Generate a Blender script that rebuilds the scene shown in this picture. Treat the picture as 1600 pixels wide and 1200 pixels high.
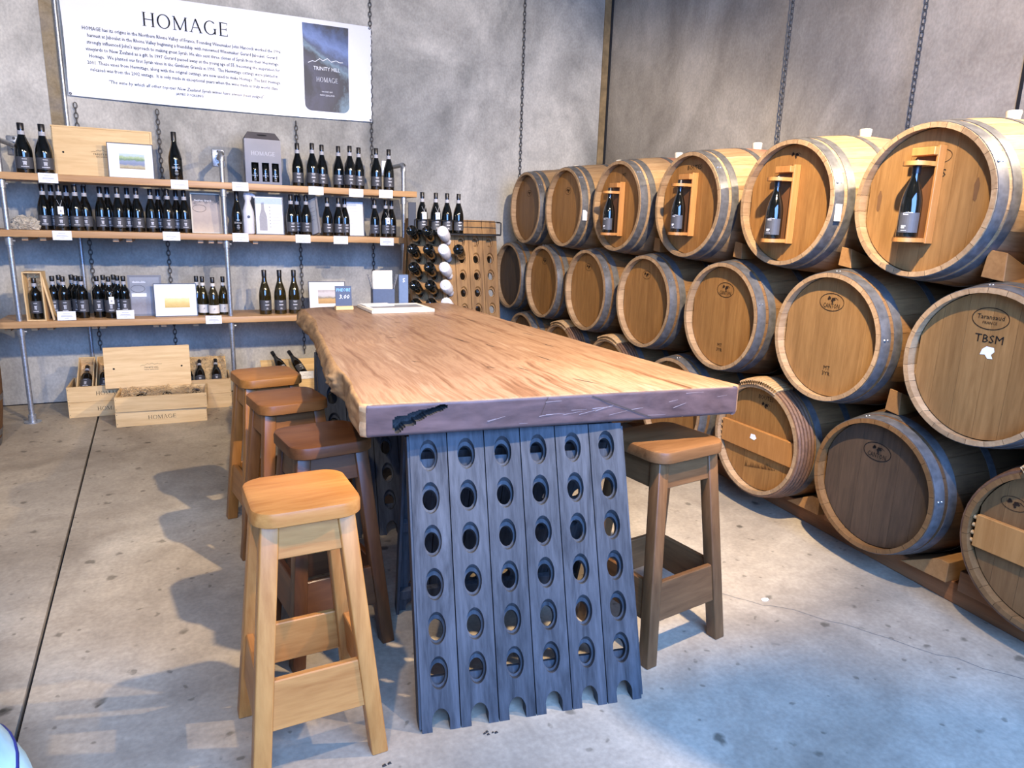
import bpy, bmesh, math, random
from mathutils import Vector, Matrix, noise

random.seed(7)
for o in list(bpy.data.objects):
    bpy.data.objects.remove(o)
scene = bpy.context.scene
C = scene.collection
PI = math.pi

# ------------------------------------------------------------------ camera
# world: back wall Y=0, right wall X=0, floor Z=0 (metres)
yaw, pit, rol = 0.42892, 0.22767, 0.03104
f = Vector((math.sin(yaw)*math.cos(pit), math.cos(yaw)*math.cos(pit), -math.sin(pit)))
r = Vector((math.cos(yaw), -math.sin(yaw), 0))
u = r.cross(f)
r2 = math.cos(rol)*r + math.sin(rol)*u
u2 = -math.sin(rol)*r + math.cos(rol)*u
cam_d = bpy.data.cameras.new('camera')
cam = bpy.data.objects.new('camera', cam_d); C.objects.link(cam)
M = Matrix((r2, u2, -f)).transposed().to_4x4()
M.translation = (-3.6728, -5.9921, 1.4307)
cam.matrix_world = M
cam_d.sensor_fit = 'HORIZONTAL'; cam_d.sensor_width = 36
cam_d.lens = 1081.0/1600*36
cam_d.clip_start = 0.05
scene.camera = cam

# ------------------------------------------------------------------ light
world = bpy.data.worlds.new('sky'); scene.world = world
world.use_nodes = True
world.node_tree.nodes['Background'].inputs[0].default_value = (0.50, 0.66, 1.0, 1)
world.node_tree.nodes['Background'].inputs[1].default_value = 0.25

def spot(loc, target, energy, color, angle=110, blend=0.25, radius=0.03):
    d = bpy.data.lights.new('ceiling_or_fill_spot', 'SPOT'); d.energy = energy; d.color = color
    d.spot_size = math.radians(angle); d.spot_blend = blend; d.shadow_soft_size = radius
    o = bpy.data.objects.new('ceiling_or_fill_spot', d); C.objects.link(o)
    o.location = loc
    o.rotation_euler = (Vector(target)-Vector(loc)).to_track_quat('-Z', 'Y').to_euler()
    return o
WARM = (1.0, 0.79, 0.55)
spot((-2.3, -5.05, 3.0), (-2.3, -1.05, 0.35), 700, WARM, 94, .35)
spot((-2.3, -5.05, 3.0), (-0.95, -3.5, 1.45), 340, WARM, 88, .45)
spot((-4.0, -5.3, 3.0), (-3.62, -3.9, 0.3), 200, WARM, 34, .6)  # extra spot, added to warm the nearest stool
spot((-0.22, -5.2, 3.0), (-3.6, -2.4, 0.3), 600, WARM, 78, .4)
spot((-4.7, -5.0, 3.0), (-3.5, -0.6, 1.3), 260, (1.0, .84, .64), 80, .5)
# daylight in the wide door opening behind the camera
dl = bpy.data.lights.new('door_daylight', 'AREA'); dl.shape = 'RECTANGLE'; dl.size = 3.4; dl.size_y = 2.4
dl.energy = 620; dl.color = (0.20, 0.42, 1.0)
dlo = bpy.data.objects.new('door_daylight', dl); C.objects.link(dlo)
dlo.location = (-3.0, -7.5, 2.1); dlo.rotation_euler = (math.radians(54), 0, 0)
scene.view_settings.view_transform = 'Standard'
scene.view_settings.look = 'None'
scene.view_settings.gamma = 1
scene.view_settings.use_curve_mapping = False
scene.view_settings.exposure = -0.06

# ------------------------------------------------------------------ materials
def nodes_of(name):
    m = bpy.data.materials.new(name); m.use_nodes = True
    nt = m.node_tree; b = nt.nodes['Principled BSDF']
    return m, nt, b
def N(nt, t, **kw):
    n = nt.nodes.new(t)
    for k, v in kw.items():
        if k.startswith('i_'):
            n.inputs[k[2:].replace('_', ' ')].default_value = v
        else: setattr(n, k, v)
    return n
def rgba(c): return (c[0], c[1], c[2], 1)
def ramp(nt, stops):
    n = nt.nodes.new('ShaderNodeValToRGB'); e = n.color_ramp.elements
    while len(e) < len(stops): e.new(0.5)
    for el, (p, c) in zip(e, stops):
        el.position = p; el.color = rgba(c)
    return n
def plain(name, c, rough=.5, metal=0, spec=.5, coat=0, bump=0, bscale=60, vary=.06):
    m, nt, b = nodes_of(name)
    b.inputs['Roughness'].default_value = rough; b.inputs['Metallic'].default_value = metal
    b.inputs['Specular IOR Level'].default_value = spec; b.inputs['Coat Weight'].default_value = coat
    tc = N(nt, 'ShaderNodeTexCoord')
    n = N(nt, 'ShaderNodeTexNoise', i_Scale=bscale, i_Detail=3.0)
    nt.links.new(tc.outputs['Object'], n.inputs['Vector'])
    rp = ramp(nt, [(.3, [x*(1-vary) for x in c]), (.7, [min(1, x*(1+vary)) for x in c])])
    nt.links.new(n.outputs['Fac'], rp.inputs['Fac']); nt.links.new(rp.outputs['Color'], b.inputs['Base Color'])
    if bump:
        bp = N(nt, 'ShaderNodeBump', i_Strength=bump, i_Distance=.004)
        nt.links.new(n.outputs['Fac'], bp.inputs['Height']); nt.links.new(bp.outputs['Normal'], b.inputs['Normal'])
    return m
def wood(name, dark, light, axis='X', scale=14, stretch=12, rough=.45, contrast=(.32, .68), bump=.15, vary=.12, coat=0, distort=1.2, spec=.4):
    m, nt, b = nodes_of(name)
    b.inputs['Roughness'].default_value = rough; b.inputs['Coat Weight'].default_value = coat
    b.inputs['Specular IOR Level'].default_value = spec
    tc = N(nt, 'ShaderNodeTexCoord'); oi = N(nt, 'ShaderNodeObjectInfo')
    ad = N(nt, 'ShaderNodeVectorMath', operation='ADD')
    sc = N(nt, 'ShaderNodeVectorMath', operation='SCALE'); sc.inputs['Scale'].default_value = 9.0
    cb = N(nt, 'ShaderNodeCombineXYZ')
    for i in range(3): nt.links.new(oi.outputs['Random'], cb.inputs[i])
    nt.links.new(cb.outputs[0], sc.inputs[0])
    nt.links.new(tc.outputs['Object'], ad.inputs[0]); nt.links.new(sc.outputs[0], ad.inputs[1])
    mp = N(nt, 'ShaderNodeMapping')
    s = [1, 1, 1]; s['XYZ'.index(axis)] = 1/stretch
    mp.inputs['Scale'].default_value = s
    nt.links.new(ad.outputs[0], mp.inputs['Vector'])
    n1 = N(nt, 'ShaderNodeTexNoise', i_Scale=scale, i_Detail=6.0, i_Roughness=.62, i_Distortion=distort)
    n2 = N(nt, 'ShaderNodeTexNoise', i_Scale=scale*6, i_Detail=4.0, i_Roughness=.6)
    nt.links.new(mp.outputs[0], n1.inputs['Vector']); nt.links.new(mp.outputs[0], n2.inputs['Vector'])
    mx = N(nt, 'ShaderNodeMix', data_type='FLOAT'); mx.inputs[0].default_value = .35
    nt.links.new(n1.outputs['Fac'], mx.inputs[2]); nt.links.new(n2.outputs['Fac'], mx.inputs[3])
    rp = ramp(nt, [(contrast[0], dark), (contrast[1], light)])
    nt.links.new(mx.outputs[0], rp.inputs['Fac'])
    mr = N(nt, 'ShaderNodeMapRange'); mr.inputs['To Min'].default_value = 1-vary; mr.inputs['To Max'].default_value = 1+vary
    nt.links.new(oi.outputs['Random'], mr.inputs['Value'])
    hs = N(nt, 'ShaderNodeHueSaturation')
    nt.links.new(mr.outputs[0], hs.inputs['Value']); nt.links.new(rp.outputs['Color'], hs.inputs['Color'])
    nt.links.new(hs.outputs[0], b.inputs['Base Color'])
    if bump:
        bp = N(nt, 'ShaderNodeBump', i_Strength=bump, i_Distance=.003)
        nt.links.new(mx.outputs[0], bp.inputs['Height']); nt.links.new(bp.outputs['Normal'], b.inputs['Normal'])
    return m
def concrete(name, c1, c2, c3, scale=.9, rough=.85, spots=False, spec=.3, streak=False):
    m, nt, b = nodes_of(name)
    b.inputs['Specular IOR Level'].default_value = spec
    tc = N(nt, 'ShaderNodeTexCoord')
    big = N(nt, 'ShaderNodeTexNoise', i_Scale=scale, i_Detail=8.0, i_Roughness=.6, i_Distortion=.6)
    mid = N(nt, 'ShaderNodeTexNoise', i_Scale=scale*6, i_Detail=8.0, i_Roughness=.7, i_Distortion=.3)
    fine = N(nt, 'ShaderNodeTexNoise', i_Scale=60.0, i_Detail=4.0)
    src = tc.outputs['Object']
    if streak:
        mp = N(nt, 'ShaderNodeMapping'); mp.inputs['Scale'].default_value = (1.15, 1.15, .8)
        nt.links.new(src, mp.inputs['Vector']); src = mp.outputs[0]
    for n in (big, mid, fine): nt.links.new(src, n.inputs['Vector'])
    r1 = ramp(nt, [(.34, c1), (.5, c2), (.66, c3)])
    nt.links.new(big.outputs['Fac'], r1.inputs['Fac'])
    r2_ = ramp(nt, [(.30, (.80, .80, .80)), (.70, (1.10, 1.10, 1.09))])
    nt.links.new(mid.outputs['Fac'], r2_.inputs['Fac'])
    mul = N(nt, 'ShaderNodeMix', data_type='RGBA', blend_type='MULTIPLY'); mul.inputs[0].default_value = 1
    nt.links.new(r1.outputs[0], mul.inputs[6]); nt.links.new(r2_.outputs[0], mul.inputs[7])
    r3 = ramp(nt, [(.3, (.86, .86, .86)), (.7, (1.08, 1.08, 1.08))])
    nt.links.new(fine.outputs['Fac'], r3.inputs['Fac'])
    mul2 = N(nt, 'ShaderNodeMix', data_type='RGBA', blend_type='MULTIPLY'); mul2.inputs[0].default_value = 1
    nt.links.new(mul.outputs[2], mul2.inputs[6]); nt.links.new(r3.outputs[0], mul2.inputs[7])
    out = mul2.outputs[2]
    if spots:
        for sc_, th, dk in ((7.5, .17, .50), (16.0, .17, .58), (3.1, .08, .35)):
            vo = N(nt, 'ShaderNodeTexVoronoi', i_Scale=sc_, i_Randomness=1.0)
            dn = N(nt, 'ShaderNodeTexNoise', i_Scale=22.0, i_Detail=2.0)
            nt.links.new(tc.outputs['Object'], dn.inputs['Vector'])
            av = N(nt, 'ShaderNodeMix', data_type='RGBA', blend_type='LINEAR_LIGHT'); av.inputs[0].default_value = .025
            nt.links.new(tc.outputs['Object'], av.inputs[6]); nt.links.new(dn.outputs['Color'], av.inputs[7])
            nt.links.new(av.outputs[2], vo.inputs['Vector'])
            rs = ramp(nt, [(th*.55, (dk, dk, dk*.97)), (th, (1, 1, 1))])
            nt.links.new(vo.outputs['Distance'], rs.inputs['Fac'])
            # only some of the cells carry a stain
            pick = N(nt, 'ShaderNodeSeparateColor'); nt.links.new(vo.outputs['Color'], pick.inputs[0])
            gt = N(nt, 'ShaderNodeMath', operation='GREATER_THAN'); gt.inputs[1].default_value = .5
            nt.links.new(pick.outputs[0], gt.inputs[0])
            mm = N(nt, 'ShaderNodeMix', data_type='RGBA', blend_type='MULTIPLY')
            nt.links.new(gt.outputs[0], mm.inputs[0]); nt.links.new(out, mm.inputs[6]); nt.links.new(rs.outputs[0], mm.inputs[7])
            out = mm.outputs[2]
    nt.links.new(out, b.inputs['Base Color'])
    b.inputs['Roughness'].default_value = rough
    bp = N(nt, 'ShaderNodeBump', i_Strength=.18, i_Distance=.01)
    nt.links.new(mid.outputs['Fac'], bp.inputs['Height']); nt.links.new(bp.outputs['Normal'], b.inputs['Normal'])
    return m

MT = {}
MT['wall'] = concrete('wall_concrete', (.26, .255, .225), (.43, .412, .36), (.62, .59, .51), 1.0, .9, streak=True)
MT['wall_warm_lit'] = concrete('side_wall_warm_lit', (.29, .255, .205), (.42, .375, .305), (.56, .505, .42), .9, .9, streak=True)  # wall concrete again, with the warm lamp light put into its colour
MT['floor'] = concrete('floor_concrete', (.295, .24, .168), (.40, .333, .238), (.515, .44, .322), 1.3, .62, spots=True, spec=.35)
MT['dark_gap'] = plain('dark_gap', (.012, .012, .013), .9)
MT['sealant'] = plain('brown_sealant', (.24, .165, .075), .8, vary=.3, bscale=14)
MT['rust'] = concrete('rust_stain', (.22, .15, .07), (.30, .24, .15), (.26, .22, .17), 3.0, .9)
MT['galv'] = plain('galvanised_steel', (.42, .44, .46), .38, .75, bscale=90, vary=.22)
MT['hoop'] = plain('hoop_steel', (.115, .112, .108), .45, .25, bscale=34, vary=.3, bump=.15)
MT['chain'] = plain('chain_steel', (.085, .082, .078), .6, .0, spec=.25)
MT['black_metal'] = plain('black_metal', (.012, .012, .012), .4)
MT['shelf'] = wood('shelf_plank', (.36, .19, .075), (.58, .345, .155), 'X', 12, 14)
MT['pine'] = wood('crate_pine', (.58, .36, .145), (.83, .60, .30), 'X', 9, 9, .6, vary=.05)
MT['pine_up'] = wood('crate_pine_upright', (.58, .36, .145), (.83, .60, .30), 'Z', 9, 9, .6, vary=.05)
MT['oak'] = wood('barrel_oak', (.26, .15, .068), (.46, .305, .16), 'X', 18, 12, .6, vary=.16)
MT['oak_mid'] = wood('barrel_oak_brown_shaded', (.13, .062, .022), (.25, .135, .052), 'X', 18, 12, .65, vary=.16, spec=.25)  # brown oak, shade among the lower rows put into the colour too
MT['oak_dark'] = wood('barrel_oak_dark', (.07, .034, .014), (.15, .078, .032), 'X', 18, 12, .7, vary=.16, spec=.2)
MT['oak_red'] = wood('barrel_oak_wine_stained', (.36, .15, .085), (.52, .27, .16), 'X', 18, 12, .6, vary=.12)
MT['head_gold'] = wood('head_oak_golden', (.185, .080, .019), (.335, .168, .048), 'Z', 20, 11, .5, vary=.05)
MT['head_tan'] = wood('head_oak_tan', (.175, .086, .026), (.31, .168, .058), 'Z', 20, 11, .5, vary=.05)
MT['head_brown'] = wood('head_oak_brown', (.125, .058, .019), (.21, .108, .038), 'Z', 20, 11, .5, vary=.06)
MT['head_dark'] = wood('head_oak_dark', (.036, .024, .015), (.095, .060, .035), 'Z', 16, 9, .55, vary=.1)
MT['hoop_wood'] = wood('chestnut_hoop', (.07, .035, .022), (.20, .105, .055), 'Y', 25, 4, .7)
MT['wicker'] = wood('wicker_binding', (.30, .17, .07), (.52, .33, .15), 'X', 30, 2, .7)
MT['beam'] = wood('beam_timber', (.14, .055, .019), (.27, .115, .043), 'Y', 10, 14, .65)
MT['wedge'] = wood('wedge_timber', (.26, .125, .04), (.40, .21, .075), 'X', 14, 8, .65)
MT['bracket'] = wood('bracket_wood', (.33, .135, .032), (.48, .225, .065), 'Z', 16, 10, .45)
MT['bracket_shaded'] = wood('bracket_plate_shaded', (.085, .033, .011), (.15, .062, .02), 'Z', 16, 10, .5)  # shade from the side panel is put into the plate's colour
MT['rack_grey'] = wood('weathered_grey_oak', (.009, .010, .012), (.066, .071, .078), 'Z', 17, 8, .72, (.34, .66), .6, vary=.12)
MT['rack_brown'] = wood('riddling_oak_brown', (.115, .052, .014), (.34, .185, .06), 'Z', 18, 10, .6, (.32, .66), .3)
MT['ink'] = plain('black_ink', (.006, .006, .006), .8, spec=.2)
MT['ink_brown'] = plain('branded_ink', (.020, .010, .005), .8, spec=.2)
MT['paper'] = plain('white_paper', (.80, .80, .78), .7)
MT['cream'] = plain('cream_card', (.80, .72, .56), .7)
MT['grey_print'] = plain('grey_print', (.33, .33, .34), .8)
MT['bung'] = plain('silicone_bung', (.80, .74, .58), .45)
MT['glass_black'] = plain('black_glass', (.0035, .004, .0035), .06, 0, .6, .4, vary=0)
MT['glass_olive'] = plain('olive_glass', (.022, .016, .004), .06, 0, .6, .4, vary=0)
MT['cap_black'] = plain('black_capsule', (.008, .008, .009), .35)
MT['label_grey'] = plain('charcoal_label', (.055, .057, .063), .55)
MT['label_white'] = plain('cream_label', (.70, .66, .58), .6)
MT['print_light'] = plain('silver_print', (.60, .60, .62), .5)
MT['band_grey'] = plain('silver_band', (.36, .36, .37), .5)
MT['white_print'] = plain('white_print', (.85, .86, .88), .5)
MT['banner'] = plain('banner_vinyl', (.74, .755, .78), .32, vary=.01)
MT['slate'] = plain('slate_blue_board', (.045, .065, .11), .55)
MT['slate_light'] = plain('steel_blue_board', (.085, .125, .20), .5)
MT['chalk_blue'] = plain('blue_chalk', (.22, .55, .85), .8)
MT['chalk_white'] = plain('white_chalk', (.80, .82, .84), .8)
MT['tissue'] = plain('white_tissue', (.66, .66, .67), .8, bump=.6, bscale=40)
MT['straw'] = plain('wood_wool', (.58, .40, .20), .8, vary=.3)
MT['rock'] = plain('pale_rock', (.42, .37, .28), .9, bump=.8, bscale=30, vary=.4)
MT['frame_black'] = plain('black_frame', (.015, .015, .016), .4)
MT['frame_grey'] = plain('grey_frame', (.17, .17, .18), .5)
MT['frame_pale'] = plain('pale_gilt_frame', (.50, .44, .31), .45)
MT['item'] = plain('pale_turquoise', (.42, .68, .76), .25, bscale=9, vary=.25)
MT['navy'] = plain('navy_paint', (.02, .03, .16), .4)
MT['gift'] = plain('pewter_card', (.105, .095, .096), .36, .0, bscale=5, vary=.25)
MT['dark_card'] = plain('black_card', (.018, .017, .017), .5)
MT['inside_dark'] = plain('gift_inside', (.01, .01, .011), .8)
STAIN = [((.34, .115, .021), (.55, .235, .058)), ((.060, .020, .006), (.125, .046, .014)),
         ((.115, .040, .0095), (.215, .085, .022)), ((.20, .075, .014), (.34, .145, .034)), ((.085, .036, .012), (.185, .088, .033))]
SW = []
for i, (a, b_) in enumerate(STAIN):
    SW.append((wood('stool_seat_wood_%d' % i, a, b_, 'X', 14, 9, .40, coat=.03, vary=.02, bump=.05, spec=.18),
               wood('stool_leg_wood_%d' % i, a, b_, 'Z', 14, 9, .38, vary=.07, bump=.08),
               wood('stool_rail_wood_%d' % i, a, b_, 'X', 14, 9, .4, vary=.07, bump=.08),
               wood('stool_side_rail_wood_%d' % i, a, b_, 'Y', 14, 9, .4, vary=.07, bump=.08)))

def art(name, stops, scale=5, lo=-1., hi=1.):
    """a printed picture: horizontal zones of colour broken up by noise"""
    m, nt, b = nodes_of(name)
    b.inputs['Roughness'].default_value = .5
    tc = N(nt, 'ShaderNodeTexCoord'); sp = N(nt, 'ShaderNodeSeparateXYZ')
    nt.links.new(tc.outputs['Generated'], sp.inputs[0])
    n = N(nt, 'ShaderNodeTexNoise', i_Scale=scale, i_Detail=6.0, i_Roughness=.7)
    nt.links.new(tc.outputs['Generated'], n.inputs['Vector'])
    ad = N(nt, 'ShaderNodeMath', operation='MULTIPLY_ADD'); ad.inputs[1].default_value = .45
    nt.links.new(n.outputs['Fac'], ad.inputs[0]); nt.links.new(sp.outputs['Y'], ad.inputs[2])
    sb = N(nt, 'ShaderNodeMath', operation='SUBTRACT'); sb.inputs[1].default_value = .22
    nt.links.new(ad.outputs[0], sb.inputs[0])
    rp = ramp(nt, stops)
    nt.links.new(sb.outputs[0], rp.inputs['Fac']); nt.links.new(rp.outputs[0], b.inputs['Base Color'])
    return m
MT['art_trees'] = art('print_of_trees', [(.0, (.25, .20, .10)), (.18, (.42, .36, .20)), (.32, (.16, .20, .30)), (.52, (.22, .27, .38)), (.62, (.12, .22, .10)), (.78, (.35, .45, .22)), (.95, (.45, .55, .70))], 9)
MT['art_gold'] = art('print_of_golden_field', [(.0, (.55, .36, .07)), (.35, (.75, .53, .15)), (.6, (.88, .72, .30)), (.72, (.92, .86, .62)), (.9, (.85, .80, .74))], 6)
MT['art_plain'] = art('print_of_dry_plain', [(.0, (.42, .24, .07)), (.30, (.58, .36, .12)), (.46, (.22, .19, .13)), (.54, (.55, .52, .50)), (.8, (.60, .56, .55)), (1., (.42, .36, .34))], 5)
MT['art_map'] = art('print_of_sepia_map', [(.0, (.52, .40, .26)), (.3, (.36, .28, .21)), (.55, (.42, .33, .25)), (.75, (.30, .25, .21)), (.84, (.03, .03, .035)), (1., (.02, .02, .022))], 7)
MT['art_grey'] = art('print_of_grey_poster', [(.0, (.30, .29, .30)), (.25, (.22, .20, .20)), (.5, (.30, .31, .33)), (.75, (.22, .23, .25)), (1., (.27, .28, .30))], 5)
MT['art_label'] = art('bottle_label_print', [(.0, (.02, .03, .06)), (.25, (.06, .10, .22)), (.42, (.16, .24, .45)), (.55, (.08, .11, .22)), (.68, (.20, .30, .36)), (.85, (.05, .05, .07)), (1., (.02, .02, .02))], 3)

# ------------------------------------------------------------------ geometry helpers
class MB:
    def __init__(s): s.bm = bmesh.new()
    def _tag(s, verts, mi):
        if mi:
            vs = set(verts)
            for fc in s.bm.faces:
                if all(v in vs for v in fc.verts): fc.material_index = mi
    def box(s, lo, hi, bev=0, seg=1, mat=None, mi=0):
        lo, hi = Vector(lo), Vector(hi)
        M_ = Matrix.Translation((lo+hi)/2) @ Matrix.Diagonal((*(hi-lo), 1))
        if mat is not None: M_ = mat @ M_
        g = bmesh.ops.create_cube(s.bm, size=1, matrix=M_)
        if mi: s._tag(g['verts'], mi)
        if bev:
            es = list({e for v in g['verts'] for e in v.link_edges})
            bmesh.ops.bevel(s.bm, geom=es, offset=bev, segments=seg, affect='EDGES', profile=.5)
        return s
    def hexa(s, p, bev=0, seg=1):
        """8 corners: bottom 4 (ccw from above), top 4"""
        vs = [s.bm.verts.new(x) for x in p]
        fs = [(3, 2, 1, 0), (4, 5, 6, 7), (0, 1, 5, 4), (1, 2, 6, 5), (2, 3, 7, 6), (3, 0, 4, 7)]
        for q in fs: s.bm.faces.new([vs[i] for i in q])
        if bev:
            es = list({e for v in vs for e in v.link_edges})
            bmesh.ops.bevel(s.bm, geom=es, offset=bev, segments=seg, affect='EDGES', profile=.5)
        return s
    def lathe(s, prof, n=24, axis='Z', org=(0, 0, 0), a0=0, a1=2*PI, mi=0):
        full = abs(a1-a0-2*PI) < 1e-6
        m = n if full else n+1
        rings = []
        for (rr, h) in prof:
            if rr < 1e-6:
                v = s.bm.verts.new(s._ax(axis, 0, 0, h, org)); rings.append([v]*m)
            else:
                rings.append([s.bm.verts.new(s._ax(axis, rr*math.cos(a0+(a1-a0)*k/n), rr*math.sin(a0+(a1-a0)*k/n), h, org)) for k in range(m)])
        for a, b in zip(rings, rings[1:]):
            for k in range(n):
                k2 = (k+1) % m
                q = []
                for v in (a[k], a[k2], b[k2], b[k]):
                    if v not in q: q.append(v)
                if len(q) > 2:
                    fc = s.bm.faces.new(q); fc.material_index = mi
        return s
    def _ax(s, axis, x, y, h, o):
        if axis == 'Z': return Vector((x, y, h))+Vector(o)
        if axis == 'X': return Vector((h, x, y))+Vector(o)
        return Vector((x, h, -y))+Vector(o)
    def tube(s, pts, rad, n=8, closed=False, caps=True):
        pts = [Vector(p) for p in pts]; L = len(pts); rings = []
        for i, p in enumerate(pts):
            if closed: t = pts[(i+1) % L]-pts[i-1]
            else: t = pts[min(i+1, L-1)]-pts[max(i-1, 0)]
            t.normalize()
            ref = Vector((0, 0, 1)) if abs(t.z) < .9 else Vector((1, 0, 0))
            a = t.cross(ref).normalized(); b = t.cross(a)
            rr = rad[i] if isinstance(rad, (list, tuple)) else rad
            rings.append([s.bm.verts.new(p+rr*(math.cos(2*PI*k/n)*a+math.sin(2*PI*k/n)*b)) for k in range(n)])
        for i in range(L if closed else L-1):
            A, B = rings[i], rings[(i+1) % L]
            for k in range(n): s.bm.faces.new((A[k], A[(k+1) % n], B[(k+1) % n], B[k]))
        if caps and not closed:
            s.bm.faces.new(rings[0][::-1]); s.bm.faces.new(rings[-1])
        return s
    def prism(s, outline, z0, z1, fn=None):
        """outline (x,y) extruded along z, then mapped by fn"""
        fn = fn or (lambda v: v)
        a = [s.bm.verts.new(fn(Vector((x, y, z0)))) for x, y in outline]
        b = [s.bm.verts.new(fn(Vector((x, y, z1)))) for x, y in outline]
        n = len(a)
        s.bm.faces.new(a[::-1]); s.bm.faces.new(b)
        for k in range(n): s.bm.faces.new((a[k], a[(k+1) % n], b[(k+1) % n], b[k]))
        return s
    def poly(s, pts, mi=0):
        fc = s.bm.faces.new([s.bm.verts.new(p) for p in pts]); fc.material_index = mi
        return s
    def mesh(s, name, mats, smooth=None, fix=True):
        if fix: bmesh.ops.recalc_face_normals(s.bm, faces=s.bm.faces)
        me = bpy.data.meshes.new(name); s.bm.to_mesh(me); s.bm.free()
        for m in (mats if isinstance(mats, (list, tuple)) else [mats]):
            me.materials.append(MT[m] if isinstance(m, str) else m)
        if smooth is not None:
            me.shade_smooth(); me.set_sharp_from_angle(angle=math.radians(smooth))
        return me
    def build(s, name, mats, parent=None, smooth=None, loc=(0, 0, 0), rot=(0, 0, 0), fix=True):
        return put(name, s.mesh(name, mats, smooth, fix), parent, loc, rot)
def put(name, me, parent=None, loc=(0, 0, 0), rot=(0, 0, 0), label=None):
    o = bpy.data.objects.new(name, me); C.objects.link(o)
    o.parent = parent; o.location = loc; o.rotation_euler = rot
    if label: o['label'] = label
    return o
def tag(o, label, cat, group=None, kind=None):
    o['label'] = label; o['category'] = cat
    if group: o['group'] = group
    if kind: o['kind'] = kind
    return o
def thing(name, label, cat, loc=(0, 0, 0), rot=(0, 0, 0), group=None):
    o = bpy.data.objects.new(name, None); C.objects.link(o); o.location = loc
    o.rotation_euler = rot; o.empty_display_size = .05
    return tag(o, label, cat, group)
def struct(o):
    o['kind'] = 'structure'; return o
FACE_Y = (PI/2, 0, 0)             # flat print facing the room from the back wall
FACE_X = (PI/2, 0, -PI/2)         # flat print on barrel heads

_tcache = {}
def text_mesh(t, size, mat, align='CENTER', width=None, shear=0, key=None, res=1):
    k = (t, size, mat, align, width, shear)
    if k in _tcache: return _tcache[k]
    cu = bpy.data.curves.new('t', 'FONT'); cu.body = t; cu.size = size; cu.align_x = align
    cu.resolution_u = res; cu.shear = shear
    ob = bpy.data.objects.new('t', cu); C.objects.link(ob)
    me = bpy.data.meshes.new_from_object(ob)
    bpy.data.objects.remove(ob)
    if width and len(me.vertices):
        xs = [v.co.x for v in me.vertices]; w = max(xs)-min(xs); x0 = min(xs)
        for v in me.vertices:
            if align == 'CENTER': v.co.x = (v.co.x-(x0+w/2))*width/w
            else: v.co.x = (v.co.x-x0)*width/w
    me.materials.clear(); me.materials.append(MT[mat])
    me.name = 'lettering'
    _tcache[k] = me
    return me

# serif capitals drawn as flat strokes (cap height 1): thick/thin stems with serifs
def serif_word(word, height, mat, width=None, gap=.34, bend=None, bold=1.0):
    bm = bmesh.new()
    T, t = .105*bold, .05*bold
    def quad(p): bm.faces.new([bm.verts.new((x, y, 0)) for x, y in p])
    def stem(x, th, y0=0, y1=1):
        quad([(x-th/2, y0), (x+th/2, y0), (x+th/2, y1), (x-th/2, y1)])
    def serif(x, y, w=.24, h=.035):
        quad([(x-w/2, y), (x+w/2, y), (x+w/2, y+h), (x-w/2, y+h)])
    def bar(a, b, th):
        d = Vector(b)-Vector(a); n = Vector((-d[1], d[0])).normalized()*th/2
        quad([(a[0]-n[0], a[1]-n[1]), (b[0]-n[0], b[1]-n[1]), (b[0]+n[0], b[1]+n[1]), (a[0]+n[0], a[1]+n[1])])
    def arc(cx, cy, rx, ry, a0, a1, n=22):
        for k in range(n):
            q = []
            for kk, inner in ((k, 0), (k+1, 0), (k+1, 1), (k, 1)):
                a = a0+(a1-a0)*kk/n
                th = t+(T-t)*abs(math.cos(a))
                q.append((cx+(rx-inner*th)*math.cos(a), cy+(ry-inner*th*.8)*math.sin(a)))
            quad(q)
    adv = 0
    for ch in word:
        x = adv
        if ch == ' ': adv += .45; continue
        if ch == 'H':
            for xx in (x+.12, x+.72):
                stem(xx, T); serif(xx, 0); serif(xx, .965)
            quad([(x+.12, .48), (x+.72, .48), (x+.72, .53), (x+.12, .53)]); w = .84
        elif ch == 'O': arc(x+.46, .5, .46, .52, 0, 2*PI, 40); w = .92
        elif ch == 'M':
            stem(x+.13, t); stem(x+.93, T); serif(x+.13, 0); serif(x+.93, 0)
            bar((x+.13, .97), (x+.52, .04), T); bar((x+.93, .97), (x+.52, .04), t); serif(x+.1, .965, .18); serif(x+.96, .965, .18); w = 1.06
        elif ch == 'A':
            bar((x+.08, .02), (x+.42, 1), t); bar((x+.78, .02), (x+.42, 1), T); quad([(x+.2, .34), (x+.66, .34), (x+.66, .385), (x+.2, .385)])
            serif(x+.08, 0); serif(x+.78, 0); w = .86
        elif ch == 'G':
            arc(x+.46, .5, .46, .52, .25*PI, 1.82*PI, 36); stem(x+.80, T, .04, .42); serif(x+.80, .42); w = .92
        elif ch == 'E':
            stem(x+.13, T); serif(x+.13, 0, .2); serif(x+.13, .965, .2)
            for y, L in ((0, .5), (.48, .42), (.955, .48)): quad([(x+.13, y), (x+.13+L, y), (x+.13+L, y+.045), (x+.13, y+.045)])
            for y0, y1, L in ((0, .17, .5), (.40, .61, .42), (.83, 1, .48)): stem(x+.13+L, .035, y0, y1)
            w = .66
        else: w = .5
        adv = x+w+gap*.5
    tot = adv-gap*.5
    sx = (width/tot) if width else height
    for v in bm.verts:
        v.co.x = (v.co.x-tot/2)*sx; v.co.y *= height
        if bend:
            a = v.co.x/bend; v.co = Vector((bend*math.sin(a), v.co.y, bend*math.cos(a)))
    me = bpy.data.meshes.new('serif_lettering'); bm.to_mesh(me); bm.free(); me.materials.append(MT[mat])
    return me
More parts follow.
